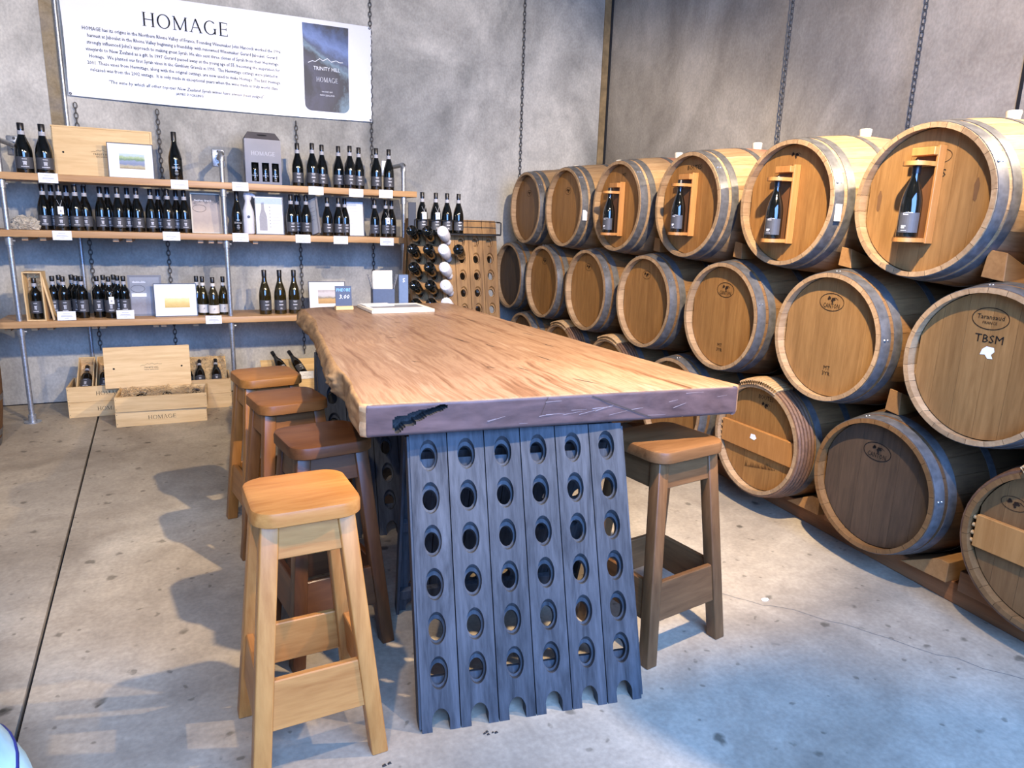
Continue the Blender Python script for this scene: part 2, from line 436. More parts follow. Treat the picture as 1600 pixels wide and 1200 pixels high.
def ridge_mesh(w, h, th, mat):
    """thin mountain skyline"""
    pts = [(0, 0), (.12, .35), (.2, .25), (.33, .8), (.42, .5), (.55, .95), (.66, .45), (.8, .75), (.9, .5), (1, .55)]
    mb = MB()
    for a, b in zip(pts, pts[1:]):
        ax, ay, bx, by = (a[0]-.5)*w, a[1]*h, (b[0]-.5)*w, b[1]*h
        mb.poly([(ax, ay, 0), (bx, by, 0), (bx, by+th, 0), (ax, ay+th, 0)])
    return mb.mesh('skyline_print', mat, fix=False)

# ------------------------------------------------------------------ structure
WB = .055          # face of the back wall
jA, jB = (-4.405, .0), (-4.02, -8.0)     # saw-cut joint in the floor
mb = MB(); mb.box((-8, -8, -.16), (0, WB, -.03))
floor = struct(mb.build('floor', 'dark_gap'))
g = .006
mb = MB(); mb.prism([(-8, WB), (-8, -8), (jB[0]-g, -8), (jA[0]-g, WB)], -.03, 0); mb.build('slab', 'floor', floor)
mb = MB(); mb.prism([(jA[0]+g, WB), (jB[0]+g, -8), (0, -8), (0, WB)], -.03, 0); mb.build('slab', 'floor', floor)
def ribbon(pts, w, z):
    mb = MB(); 
    for i in range(len(pts)-1):
        a, b = Vector((*pts[i], z)), Vector((*pts[i+1], z)); d = (b-a).normalized(); n = Vector((-d.y, d.x, 0))*w
        w2 = n*.8
        mb.poly([a-n, b-w2, b+w2, a+n])
    return mb
MT['crack'] = plain('crack_dark', (.13, .12, .105), .9)  # dark tone of the hairline crack ribbon
crk = [(-1.98, -3.93)]
rr = random.Random(4)
tgt = (-1.02, -5.1)
for k in range(26):
    t = (k+1)/26
    crk.append((-1.98+(tgt[0]+1.98)*t+rr.uniform(-.014, .014), -3.93+(tgt[1]+3.93)*t+.08*math.sin(t*5)+rr.uniform(-.014, .014)))
ribbon(crk, .0014, .0007).build('hairline_crack', 'crack', floor)

mb = MB(); mb.box((-8, WB, -.16), (.25, WB+.25, 4.3)); wall_back = struct(mb.build('wall_back', 'wall'))
mb = MB(); mb.box((0, -7.75, -.16), (.25, WB, 4.3)); wall_right = struct(mb.build('wall_right', 'wall_warm_lit'))
mb = MB(); mb.box((-8.25, -8, -.16), (-8, WB+.25, 4.3)); struct(mb.build('wall_left', 'wall'))
MT['ceiling'] = plain('ceiling_panel', (.22, .215, .20), .9)
mb = MB(); mb.box((-8, -8, 4.3), (0, WB, 4.5)); struct(mb.build('ceiling', 'ceiling'))
mb = MB(); mb.box((-8, -8, -.16), (-4.5, -7.75, 4.3)); mb.box((-4.5, -8, 3.2), (-.1, -7.75, 4.3)); mb.box((-.1, -8, -.16), (.25, -7.75, 4.3))
struct(mb.build('wall_front', 'wall'))
# corner joint: brown sealant and the dark slot between the two precast panels
mb = MB(); mb.box((-.085, WB-.012, 0), (-.022, WB, 4.3)); struct(mb.build('trim_1', 'sealant'))
mb = MB(); mb.box((-.022, WB-.02, 0), (0, WB, 4.3)); struct(mb.build('trim_2', 'dark_gap'))
# joint strip between wall panels, with rusty run-off beside it
mb = MB(); mb.tube([(-4.438, WB-.012, 0), (-4.438, WB-.012, 4.3)], .014, 10); struct(mb.build('trim_3', 'galv', smooth=40))
mb = MB(); mb.box((-4.535, WB-.003, 1.55), (-4.455, WB, 4.3)); struct(mb.build('trim_4', 'rust'))
# panel joint at the far right edge of the right wall
mb = MB(); mb.box((-.006, -3.745, 0), (0, -3.73, 4.3)); struct(mb.build('trim_5', 'dark_gap'))
# dark strip where the back wall meets the floor
mb = MB(); mb.box((-8, WB-.008, 0), (0, WB, .006)); struct(mb.build('trim_6', 'dark_gap'))

# ------------------------------------------------------------------ barrels
HX = -1.142; RH, RB, BL = .285, .331, .95
NST = 26
def brad(x):
    t = (x/BL-.5)/.5
    return RH+(RB-RH)*(1-abs(t)**1.9)
def stave_mesh(mats):
    bm = bmesh.new(); n = 10; da = PI/NST*.982
    th = .019
    def ring(x, inner):
        rr_ = brad(x)-(th if inner else 0)
        return [bm.verts.new((x, rr_*math.sin(a), rr_*math.cos(a))) for a in (-da, 0, da)]
    xs = [BL*k/n for k in range(n+1)]
    out = [ring(x, 0) for x in xs]; ins = [ring(xs[k], 1) for k in (0, 3, 7, 10)]
    for k in range(n):
        for j in range(2):
            fc = bm.faces.new((out[k][j], out[k][j+1], out[k+1][j+1], out[k+1][j]))
            if len(mats) > 1 and (mats[1] != 'oak_red' or .30 < (xs[k]+xs[k+1])/2/BL < .70): fc.material_index = 1
    for k in range(3):
        for j in range(2): bm.faces.new((ins[k][j], ins[k+1][j], ins[k+1][j+1], ins[k][j+1]))
    for j in range(2):
        bm.faces.new((out[0][j], ins[0][j], ins[0][j+1], out[0][j+1]))
        bm.faces.new((out[-1][j], out[-1][j+1], ins[-1][j+1], ins[-1][j]))
    bmesh.ops.recalc_face_normals(bm, faces=bm.faces)
    me = bpy.data.meshes.new('stave'); bm.to_mesh(me); bm.free()
    for m in mats: me.materials.append(MT[m])
    me.shade_smooth(); me.set_sharp_from_angle(angle=math.radians(35))
    return me
STAVE = {'plain': stave_mesh(['oak']), 'red': stave_mesh(['oak', 'oak_red']), 'mid': stave_mesh(['oak', 'oak_mid']), 'dark': stave_mesh(['head_brown', 'oak_dark'])}  # mid staves: lamp light on the ends put in as paler oak
HB_N = 6; HR = RH-.0180; HXO = .042
def head_board(i, mat):
    w = 2*HR/HB_N; y0, y1 = -HR+i*w+.0005, -HR+(i+1)*w-.0005
    pts = []
    for k in range(9):
        y = y0+(y1-y0)*k/8; pts.append((y, math.sqrt(max(0, HR*HR-y*y))))
    for k in range(9):
        y = y1+(y0-y1)*k/8; pts.append((y, -math.sqrt(max(0, HR*HR-y*y))))
    if i == 0: pts = pts[1:-1]
    if i == HB_N-1: pts = pts[:8]+pts[10:]
    dx = random.Random(i*3+1).uniform(0, .0008)
    mb = MB(); mb.prism(pts, HXO+dx, HXO+.022, lambda v: Vector((v.z, v.x, v.y)))
    return mb.mesh('head_board', mat)
HEADB = {m: [head_board(i, m) for i in range(HB_N)] for m in ('head_gold', 'head_tan', 'head_brown', 'head_dark')}
mb = MB(); mb.lathe([(0, BL-.045), (HR, BL-.045), (HR, BL-.065), (0, BL-.065)], 30, 'X'); REAR = mb.mesh('rear_head', 'head_brown')
def hoop_mesh(x0, x1, mat='hoop', lift=.0025):
    mb = MB(); p = [(brad(x0)-.004, x0), (brad(x0)+lift, x0), (brad((x0+x1)/2)+lift, (x0+x1)/2), (brad(x1)+lift, x1), (brad(x1)-.004, x1)]
    mb.lathe(p, 56, 'X'); return mb.mesh('hoop', mat, 40)
HOOPS = [hoop_mesh(.004, .050), hoop_mesh(.068, .108), hoop_mesh(.290, .325), hoop_mesh(BL-.325, BL-.29), hoop_mesh(BL-.108, BL-.068), hoop_mesh(BL-.05, BL-.004)]
def rivet_mesh():
    mb = MB()
    for k in range(2):
        mb.lathe([(0, .0045), (.003, .004), (.0055, 0)], 8, 'Z', (.018+.018*k, 0, brad(.03)+.002))
    return mb.mesh('rivet', 'galv', 40)
RIVET = rivet_mesh()
mb = MB(); mb.lathe([(0, .036), (.026, .036), (.028, .032), (.022, -.02), (0, -.02)], 20, 'Z', (BL/2, 0, RB)); BUNG = mb.mesh('bung', 'bung', 40)
def wood_hoops():
    out = []
    for x in (.012, .030, .048, .066, .084):
        mb = MB(); mb.lathe([(brad(x)-.003, x-.009), (brad(x)+.007, x-.008), (brad(x)+.011, x), (brad(x)+.007, x+.008), (brad(x)-.003, x+.009)], 48, 'X')
        out.append(mb.mesh('wooden_hoop', 'hoop_wood', 50))
    return out
WHOOPS = wood_hoops()
def wicker_wrap():
    mb = MB()
    for k in range(16):
        a = math.radians(-22+k*3.1)
        c, s_ = math.sin(a), math.cos(a); R_ = RH+.002
        p = [(-.003, c*(R_-.005), s_*(R_-.005)), (-.002, c*(R_+.012), s_*(R_+.012)), (.03, c*(R_+.019), s_*(R_+.019)), (.065, c*(R_+.022), s_*(R_+.022)), (.098, c*(R_+.022), s_*(R_+.022)), (.10, c*(R_+.008), s_*(R_+.008))]
        mb.tube(p, .0085, 6)
    return mb.mesh('wicker_binding', 'wicker', 50)
WICK = wicker_wrap()
def oval_ring(w, h, th, mat):
    mb = MB(); n = 40
    for k in range(n):
        a, b = 2*PI*k/n, 2*PI*(k+1)/n
        mb.poly([(w*math.cos(a), h*math.sin(a), 0), (w*math.cos(b), h*math.sin(b), 0), ((w-th)*math.cos(b), (h-th)*math.sin(b), 0), ((w-th)*math.cos(a), (h-th)*math.sin(a), 0)])
    return mb.mesh('oval_print', mat, fix=False)
def grapes(mat):
    mb = MB()
    def disc(x, y, r_):
        mb.poly([(x+r_*math.cos(2*PI*k/8), y+r_*math.sin(2*PI*k/8), 0) for k in range(8)])
    for x, y in ((0, 0), (.007, .002), (.003, .008), (.010, .009), (.004, -.007), (.015, .004)): disc(x, y, .0046)
    for x, y in ((-.012, .009), (-.019, .006), (-.016, .013)): disc(x, y, .0055)
    mb.poly([(.004, .012, 0), (.02, .014, 0), (.034, .004, 0), (.032, .004, 0), (.019, .0115, 0), (.004, .0105, 0)])
    return mb.mesh('grape_print', mat, fix=False)
OVAL = oval_ring(.066, .040, .0028, 'ink_brown'); GRAPE = grapes('ink_brown'); OVAL_K = oval_ring(.066, .040, .003, 'ink'); GRAPE_K = grapes('ink'); OVAL_S = oval_ring(.045, .026, .002, 'ink_brown')
def head_print(b, me, dy, dz, lift=.0012, name='brand_print', rot=FACE_X):
    """dy: towards the camera side positive along local print x (world -Y)"""
    return put(name, me, b, (HXO-lift, -dy, dz), rot)
def bar_parts(b):
    mb = MB(); w = .062
    L = math.sqrt(HR**2-w**2)-.006
    mb.box((HXO-.022, -L, -w), (HXO-.001, L, w), .003)
    mb.build('cross_bar', 'bracket', b, loc=(0, 0, -.015))
    for s in (-1, 1):
        for k in range(4):
            mp = MB(); mp.tube([(HXO-.010, s*(L-.012), -.045+k*.03), (HXO-.012, s*(L+.012), -.043+k*.03)], .0085, 8)
            mp.build('peg', 'wicker', b, loc=(0, 0, -.015), smooth=50)
def barrel(Y, Z, label, head='head_gold', body='plain', bung=False, style='steel', roll=0, group='stacked oak barrels'):
    b = thing('wine_barrel', label, 'barrel', (HX, Y, Z), (0, 0, 0), group)
    for k in range(NST):
        put('stave', STAVE[body], b, rot=(2*PI*k/NST+roll, 0, 0))
    for i in range(HB_N): put('head_board', HEADB[head][i], b)
    put('rear_head', REAR, b)
    for i, h in enumerate(HOOPS):
        if style == 'wood' and i == 0: continue
        if style == 'wood' and i == 1: continue
        hp = put('hoop', h, b)
        if i == 0: put('rivet', RIVET, hp, rot=(rr.uniform(-.5, .1), 0, 0)); put('rivet', RIVET, hp, rot=(rr.uniform(.6, 1.5), 0, 0))
    if style == 'wood':
        for h in WHOOPS: put('wooden_hoop', h, b)
        put('wicker_binding', WICK, b, rot=(0, 0, 0)); bar_parts(b)
        put('hoop', hoop_mesh(.105, .14), b)
    if bung: put('bung', BUNG, b)
    return b
ZT, ZM, ZB = 1.561, .978, .398
YT = [-.598, -1.27, -1.998, -2.727, -3.454, -4.137, -4.840]
YM = [-.287, -.948, -1.649, -2.366, -3.081, -3.779, -4.461]
YB = [-.606, -1.293, -2.008, -2.723, -3.432, -4.112, -4.80]
top_l = ['oak barrel nearest the back wall in the top row, plain brown head',
         'second oak barrel from the back wall in the top row, paper ticket on hoop',
         'third oak barrel from the back wall in the top row, first with bottle bracket',
         'fourth oak barrel from the back wall in the top row, bottle bracket on head',
         'fifth oak barrel in the top row, bottle bracket and paper ticket on bright hoop',
         'biggest-looking oak barrel at right of the top row, two dark smudges on head',
         'sliver of an oak barrel cut off by the right picture edge, top row']
top_h = ['head_brown', 'head_gold', 'head_gold', 'head_gold', 'head_gold', 'head_tan', 'head_tan']
TB = []
for i, y in enumerate(YT):
    TB.append(barrel(y, ZT, top_l[i], top_h[i], 'red' if i in (2, 3, 4) else 'plain', True, roll=i*.07))
mid_l = ['dark-headed oak barrel half hidden behind the brown riddling rack, middle row',
         'golden oak barrel just right of the brown riddling rack, middle row',
         'golden oak barrel in the middle row, second right of the brown riddling rack',
         'golden oak barrel in the middle row, third right of the brown riddling rack',
         'middle-row oak barrel with oval grape stamp, above the table\'s right end',
         'middle-row oak barrel with oval grape stamp and wine-stained lower head',
         'large oak barrel at right of the middle row, stencilled TBSM with torn sticker']
mid_h = ['head_dark', 'head_gold', 'head_gold', 'head_gold', 'head_gold', 'head_tan', 'head_tan']
BM_ = []
for i, y in enumerate(YM):
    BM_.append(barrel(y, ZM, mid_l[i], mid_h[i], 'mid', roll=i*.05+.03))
bot_l = ['bottom-row barrel deepest in the row, mostly hidden behind the table and rack',
         'bottom-row barrel peeking over the far right edge of the tabletop',
         'bottom-row barrel, wooden rim just showing above the middle of the tabletop edge',
         'bottom-row steel-hooped barrel peeking above the tabletop behind the right stool',
         'bottom-row oak barrel with cross bar, pegs and wooden hoops beside the right stool',
         'dark stained bottom-row barrel with oval grape stamp on a blackened head',
         'bottom-row barrel with cross bar and wicker-bound rim, cut by the right edge']
bot_h = ['head_brown', 'head_gold', 'head_gold', 'head_gold', 'head_gold', 'head_dark', 'head_brown']
BB = []
for i, y in enumerate(YB):
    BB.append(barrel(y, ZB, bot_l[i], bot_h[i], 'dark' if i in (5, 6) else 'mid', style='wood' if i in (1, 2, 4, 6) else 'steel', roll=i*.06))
# the stack goes on past the right edge of the picture
barrel(-5.16, ZM, 'middle-row barrel beyond the right picture edge, after the TBSM one', 'head_tan', 'mid')
barrel(-5.49, ZB, 'bottom-row barrel beyond the right picture edge', 'head_brown', 'dark')
barrel(-5.53, ZT, 'top-row barrel beyond the right picture edge', 'head_tan', 'plain', True)
# stamps
def canton(b, dark, dy, dz):
    head_print(b, OVAL_K if dark else OVAL, dy, dz); head_print(b, GRAPE_K if dark else GRAPE, dy, dz+.008)
    head_print(b, text_mesh('CANTON', .030, 'ink' if dark else 'ink_brown', width=.088), dy, dz-.026)
canton(BM_[4], 0, -.007, .142); canton(BM_[5], 0, -.014, .155); canton(BB[5], 1, -.015, .141)
for b, dy, dz in ((BM_[4], -.012, -.165), (BM_[5], .005, -.148)):
    head_print(b, text_mesh('MT', .026, 'ink_brown'), dy, dz); head_print(b, text_mesh('3YR', .026, 'ink_brown'), dy, dz-.026)
b = BM_[6]
head_print(b, OVAL, -.007, .174); head_print(b, text_mesh('Taransaud', .024, 'ink', width=.096), -.007, .172)
head_print(b, text_mesh('FRANCE', .014, 'ink'), -.007, .154); head_print(b, text_mesh('TBSM', .042, 'ink', width=.10), 0, .088)
mb = MB(); mb.poly([(-.025, -.012, 0), (-.008, -.010, 0), (.004, -.024, 0), (.022, -.022, 0), (.014, -.008, 0), (.024, .004, 0), (.02, .018, 0), (-.006, .02, 0), (-.02, .008, 0)])
head_print(b, mb.mesh('sticker_remnant', 'paper', fix=False), .003, .055, name='sticker_remnant')
b = BB[4]
head_print(b, text_mesh('BOUTES', .032, 'ink_brown', width=.10), .015, .205); head_print(b, GRAPE, .015, .175)
mb = MB(); mb.poly([(-.022, -.012, 0), (.01, -.016, 0), (.024, -.002, 0), (.012, .014, 0), (-.016, .012, 0)])
put('sticker_remnant', mb.mesh('sticker_remnant', 'paper', fix=False), b, (HXO-.024, .02, .005), FACE_X)
head_print(BB[6], OVAL_S, -.15, .125); head_print(BB[6], GRAPE, -.15, .122)
for b in (BM_[1], BM_[2], BM_[3]):
    head_print(b, OVAL_S, -.02, .165); head_print(b, GRAPE, -.02, .163)
for b in (TB[0], TB[1]): head_print(b, OVAL_S, 0, .12); head_print(b, GRAPE, 0, .118)
head_print(TB[2], text_mesh('MT', .03, 'ink_brown'), .02, .19)
head_print(TB[3], text_mesh('BOUTES', .034, 'ink_brown', width=.12), .0, .195)
head_print(TB[4], GRAPE, .0, .215)
head_print(TB[5], OVAL_S, .03, .165); head_print(TB[5], text_mesh('S', .04, 'ink'), .052, .09)
mb = MB(); mb.poly([(.010*math.cos(2*PI*k/14)*(1+.2*math.sin(k*2.3)), .042*math.sin(2*PI*k/14), 0) for k in range(14)])
MT['smudge'] = plain('dark_smudge', (.13, .062, .022), .7)
SM = mb.mesh('smudge', 'smudge', fix=False)
head_print(TB[5], SM, -.205, .005, .001, 'smudge'); head_print(TB[5], SM, .185, .04, .001, 'smudge')
# stained jagged line on the cross-bar barrel
mb = MB(); rr2 = random.Random(2)
for k in range(22):
    x = -.10+k*.0095
    mb.poly([(x, -.175+.002*k, 0), (x+.006, -.176+.002*k, 0), (x+.005, -.165+rr2.uniform(0, .03)+.002*k, 0)])
head_print(BB[4], mb.mesh('wine_stain', 'ink_brown', fix=False), .02, .0, .001, 'wine_stain')
# paper tickets stuck on hoops
mb = MB(); mb.box((0, -.0006, -.036), (.034, .0006, .036)); TICK = mb.mesh('paper_ticket', 'paper')
for b, ang in ((TB[1], math.radians(101)), (TB[4], math.radians(98))):
    t_ = put('paper_ticket', TICK, b, (.010, -math.sin(ang)*(brad(.03)+.0036), math.cos(ang)*(brad(.03)+.0036)))
    t_.rotation_euler = (math.radians(0), 0, math.radians(-7))

# wedges holding the barrels and the floor beams
def wedge(Y, z, label, h=.082, w=.068, L=.15, x=-1.055, flip=1):
    mb = MB()
    mb.hexa([(0, -w/2, 0), (L, -w/2*.8, 0), (L, w/2*.8, 0), (0, w/2, 0), (.0, -w/2*.85+.012*flip, h), (L, -w/2*.6, h*.45), (L, w/2*.6, h*.45), (.0, w/2*.75+.012*flip, h)], .002)
    o = mb.build('wedge_block', 'wedge', loc=(x, Y, z)); o.rotation_euler = (math.radians(8*flip), 0, 0)
    return tag(o, label, 'wooden wedge', 'wedges between the barrels')
wedge(-4.405, 1.287, 'wooden wedge under the top-row barrel with two dark smudges, at right', h=.10, w=.085)
wedge(-3.765, 1.289, 'wooden wedge between the fifth and sixth top-row barrels')
wedge(-3.085, 1.289, 'wooden wedge between the fourth and fifth top-row barrels')
wedge(-2.365, 1.289, 'wooden wedge between the third and fourth top-row barrels')
wedge(-4.10, .708, 'wooden wedge on the dark stained bottom-row barrel', h=.095)
ang = math.atan2(.123, 1.755)
mb = MB(); mb.box((0, -5.75, 0), (.13, 0, .088), .004)
o = mb.build('floor_beam', 'beam', loc=(-.69, -.12, 0)); o.rotation_euler = (0, 0, -ang)
tag(o, 'long reddish-brown timber beam on the floor under the fronts of the barrels', 'beam')
mb = MB(); mb.box((0, -5.8, 0), (.13, 0, .088), .004)
o = mb.build('floor_beam', 'beam', loc=(-.42, -.05, 0))
tag(o, 'rear floor beam in the dark beneath the back ends of the barrels', 'beam')
bn = ['cross-bar barrel beside the right stool', 'dark stained barrel', 'barrel cut by the right edge']
for i, y in enumerate(YB):
    if i < 4: continue
    for s in (-1, 1):
        if i == 6 and s == -1: continue
        yy = y+s*.215; xb = -.69-(-.12-yy)*math.tan(ang)
        mb = MB()
        mb.hexa([(-.045, -.10, 0), (.12, -.10, 0), (.12, .10, 0), (-.045, .10, 0), (-.045, -.10 if s < 0 else .055, .085), (.12, -.10 if s < 0 else .055, .085), (.12, -.055 if s < 0 else .10, .085), (-.045, -.055 if s < 0 else .10, .085)], .002)
        o = mb.build('cradle_block', 'beam' if s > 0 else 'wedge', loc=(xb, yy, .088))
        tag(o, 'cradle block on the floor beam, %s side of the %s' % ('far' if s > 0 else 'near', bn[i-4]), 'wooden block', 'cradle blocks on the beam')

# ------------------------------------------------------------------ bottles
BURG = [(0, .022), (.018, .016), (.034, .003), (.0385, 0), (.0405, .006), (.0405, .125), (.0385, .150), (.0325, .178), (.0235, .205), (.0175, .225), (.0152, .245), (.0148, .262), (.0148, .30), (0, .30)]
BORD = [(0, .022), (.018, .016), (.032, .003), (.0355, 0), (.0375, .005), (.0375, .178), (.0365, .192), (.030, .208), (.0205, .220), (.0160, .232), (.0150, .245), (.0148, .30), (0, .30)]
def prof_r(P, z):
    for (r0, z0), (r1, z1) in zip(P[4:], P[5:]):
        if z0 <= z <= z1 and z1 > z0: return r0+(r1-r0)*(z-z0)/(z1-z0)
    return P[4][0]
def arc_patch(R_, z0, z1, half, n=10):
    mb = MB(); mb.lathe([(R_, z0), (R_, z1)], n, 'Z', a0=-PI/2-half, a1=-PI/2+half)
    return mb
def bent_rects(R_, rects):
    mb = MB()
    for (x0, x1, z0, z1) in rects:
        mb.lathe([(R_, z0), (R_, z1)], 3, 'Z', a0=-PI/2+x0/R_, a1=-PI/2+x1/R_)
    return mb
def bottle_kind(P, glass, label, capz=.262, lab=(.028, .098), prt='mono', half=1.25, band=True, capmat='cap_black'):
    d = {}
    mb = MB(); mb.lathe(P, 28); d['glass'] = mb.mesh('glass', glass, 50)
    mb = MB(); rc = prof_r(P, capz)+.0008
    mb.lathe([(rc, capz), (rc+.0004, .300), (rc-.001, .3025), (0, .303)], 20); d['capsule'] = mb.mesh('capsule', capmat, 40)
    R_ = P[4][0]+.0005
    if label: d['front_label'] = arc_patch(R_, lab[0], lab[1], half).mesh('front_label', label)
    if band:
        mb = MB(); rb = prof_r(P, capz-.02)+.0012; mb.lathe([(rb+.0006, capz-.030), (rb, capz-.006)], 18); d['neck_band'] = mb.mesh('neck_band', 'band_grey' if label != 'label_white' else 'label_white')
    h = lab[1]-lab[0]; z = lab[0]
    if prt == 'mono':   # a T-and-H monogram with small lines of type
        rects = [(-.009, .009, z+h*.54, z+h*.60), (-.007, -.0045, z+h*.30, z+h*.60), (.0045, .007, z+h*.30, z+h*.60), (-.0015, .0015, z+h*.30, z+h*.60), (-.007, .007, z+h*.41, z+h*.44), (-.012, .012, z+h*.80, z+h*.84), (-.018, .018, z+h*.14, z+h*.19)]
        pm = 'print_light'
    elif prt == 'lines':
        rects = [(-.013, .013, z+h*.86, z+h*.92), (-.010, .010, z+h*.78, z+h*.81), (-.014, .014, z+h*.50, z+h*.58), (-.006, .006, z+h*.20, z+h*.25), (-.008, .008, z+h*.12, z+h*.15)]
        pm = 'print_light'
    elif prt == 'side':
        rects = [(-.026, -.006, z+h*.90, z+h*.93), (-.027, -.010, z+h*.30, z+h*.36), (-.027, -.014, z+h*.22, z+h*.27), (-.027, -.006, z+h*.10, z+h*.115)]
        pm = 'white_print'
    elif prt == 'dark':
        rects = [(-.004, .004, z+h*.45, z+h*.62), (-.006, -.003, z+h*.36, z+h*.52), (.003, .006, z+h*.5, z+h*.6)]
        pm = 'grey_print'
    elif prt == 'homage':
        rects = [(-.013, .013, .098, .101), (-.008, .008, .062, .065), (-.010, .010, .056, .058), (-.011, .011, .045, .047), (-.009, .009, .036, .038)]
        pm = 'print_light'
    d['label_print'] = bent_rects(R_+.0004, rects).mesh('label_print', pm)
    if prt == 'homage':
        me = serif_word('HOMAGE', .013, 'print_light', width=.052, bend=R_+.0004, bold=1.5)
        for v in me.vertices: v.co = Vector((v.co.x, -v.co.z, v.co.y+.074))
        d['name_print'] = me
    if prt == 'side':
        me = ridge_mesh(.036, .006, .0012, 'white_print')
        for v in me.vertices:
            a = (v.co.x-.008)/R_; v.co = Vector((R_*1.012*math.sin(a), -R_*1.012*math.cos(a), v.co.y+z+h*.95))
        d['skyline_print'] = me
    return d
KIND = {
    'mono': bottle_kind(BURG, 'glass_black', 'label_grey'),
    'lines': bottle_kind(BURG, 'glass_black', 'label_grey', prt='lines'),
    'homage': bottle_kind(BURG, 'glass_black', None, prt='homage', band=False, capz=.248),
    'bordeaux': bottle_kind(BORD, 'glass_black', 'label_grey', lab=(.045, .135), capz=.272),
    'white': bottle_kind(BURG, 'glass_olive', 'label_white', prt='dark', lab=(.020, .085)),
    'magnum': bottle_kind(BURG, 'glass_olive', 'label_grey', prt='lines', band=False, capz=.258),
    'side': bottle_kind(BURG, 'glass_black', 'label_grey', prt='side', lab=(.020, .098), half=1.0, band=False, capz=.25),
    'plain': bottle_kind(BURG, 'glass_black', 'label_grey', prt='lines', band=False, capz=.25),
}
def bottle(kind, loc, label, group, rot=(0, 0, 0), s=1.0, hang=False, name='wine_bottle', small=False):
    o = thing(name, label, 'bottle', loc, rot, group); o.scale = (s, s, s)
    d = KIND[kind]
    put('glass', d['glass'], o); put('capsule', d['capsule'], o)
    for k in ('front_label',):
        if k in d:
            fl = put(k, d[k], o); put('label_print', d['label_print'], fl)
            if 'skyline_print' in d: put('skyline_print', d['skyline_print'], fl)
    if 'front_label' not in d: put('label_print', d['label_print'], o)
    for k in ('name_print', 'neck_band'):
        if k in d: put(k, d[k], o)
    if hang:
        mb = MB(); mb.box((-.017, -.0005, -.026), (.017, .0005, .026), 0)
        t_ = mb.build('hang_tag', 'paper', o, loc=(.004, -.0425, .132), rot=(math.radians(-8), 0, .05))
        mb = MB(); mb.poly([(.006*math.cos(2*PI*k/6), 0, .008*math.sin(2*PI*k/6)) for k in range(6)]); mb.build('tag_emblem', 'grey_print', t_, loc=(0, -.001, -.004), fix=False)
        mb = MB(); mb.tube([(-.014, -.032, .20), (.0, -.040, .168), (.004, -.043, .158)], .0007, 4); mb.tube([(.016, -.030, .20), (.006, -.040, .168), (.004, -.043, .158)], .0007, 4); mb.build('tag_string', 'paper', o)
    return o
# bottles on brackets fixed to four top-row barrel heads
def bracket(b, Y, z0, z1, yb, label, blabel):
    """back plate, perforated upper shelf, notched lower shelf"""
    x0 = HX+HXO
    t_ = thing('bottle_bracket', label, 'bracket', (x0, Y, z0), group='bottle brackets on barrel heads')
    H = z1-z0
    mb = MB(); mb.box((-.024, -.049, 0), (-.001, .049, H), .0015); mb.build('back_plate', 'bracket_shaded', t_)
    mb = MB(); mb.box((-.040, -.0505, 0), (-.001, -.040, H), .0015); mb.build('side_panel', 'bracket', t_)
    def shelf(z, hole, nm):
        mb = MB(); n = 28; cx = -.082; rr_ = hole; outl = []
        R_ = .050
        o_ = []
        for k in range(n):
            a = 2*PI*k/n; c, s_ = math.cos(a), math.sin(a)
            sx = c/max(abs(c), abs(s_)); sy = s_/max(abs(c), abs(s_))
            # square towards the plate, round at the free end
            x, y = (cx+R_*c*1.02, .046*s_) if c < 0 else (cx+.058*sx, .046*sy)
            o_.append((x, y))
        i_ = [(cx+rr_*math.cos(2*PI*k/n), rr_*math.sin(2*PI*k/n)) for k in range(n)]
        V = [[mb.bm.verts.new((x, y, zz)) for x, y in L_] for zz in (z, z+.016) for L_ in (o_, i_)]
        for k in range(n):
            j = (k+1) % n
            mb.bm.faces.new((V[0][k], V[0][j], V[1][j], V[1][k])); mb.bm.faces.new((V[2][k], V[3][k], V[3][j], V[2][j]))
            mb.bm.faces.new((V[0][k], V[2][k], V[2][j], V[0][j])); mb.bm.faces.new((V[1][k], V[1][j], V[3][j], V[3][k]))
        mb.build(nm, 'bracket', t_, smooth=40)
    shelf(.004, .024, 'lower_shelf'); shelf(H-.075, .0175, 'upper_shelf')
    mb = MB(); mb.box((-.062, -.047, H-.036), (-.023, .047, H-.006), .002); mb.build('top_block', 'bracket', t_)
    bottle('side', (x0-.082, Y, z0+.0202), blabel, 'bottles shown on barrel brackets', rot=(0, 0, math.radians(-52)), s=.94)
for i, z0, z1, nm in ((2, 1.372, 1.715, 'third'), (3, 1.392, 1.735, 'fourth'), (4, 1.378, 1.735, 'fifth'), (5, 1.404, 1.762, 'sixth')):
    bracket(TB[i], YT[i]+(.008 if i != 5 else .0), z0, z1, 0, 'orange wooden bottle bracket on the %s top-row barrel from the back wall' % nm,
            'dark wine bottle in the bracket on the %s top-row barrel from back wall' % nm)

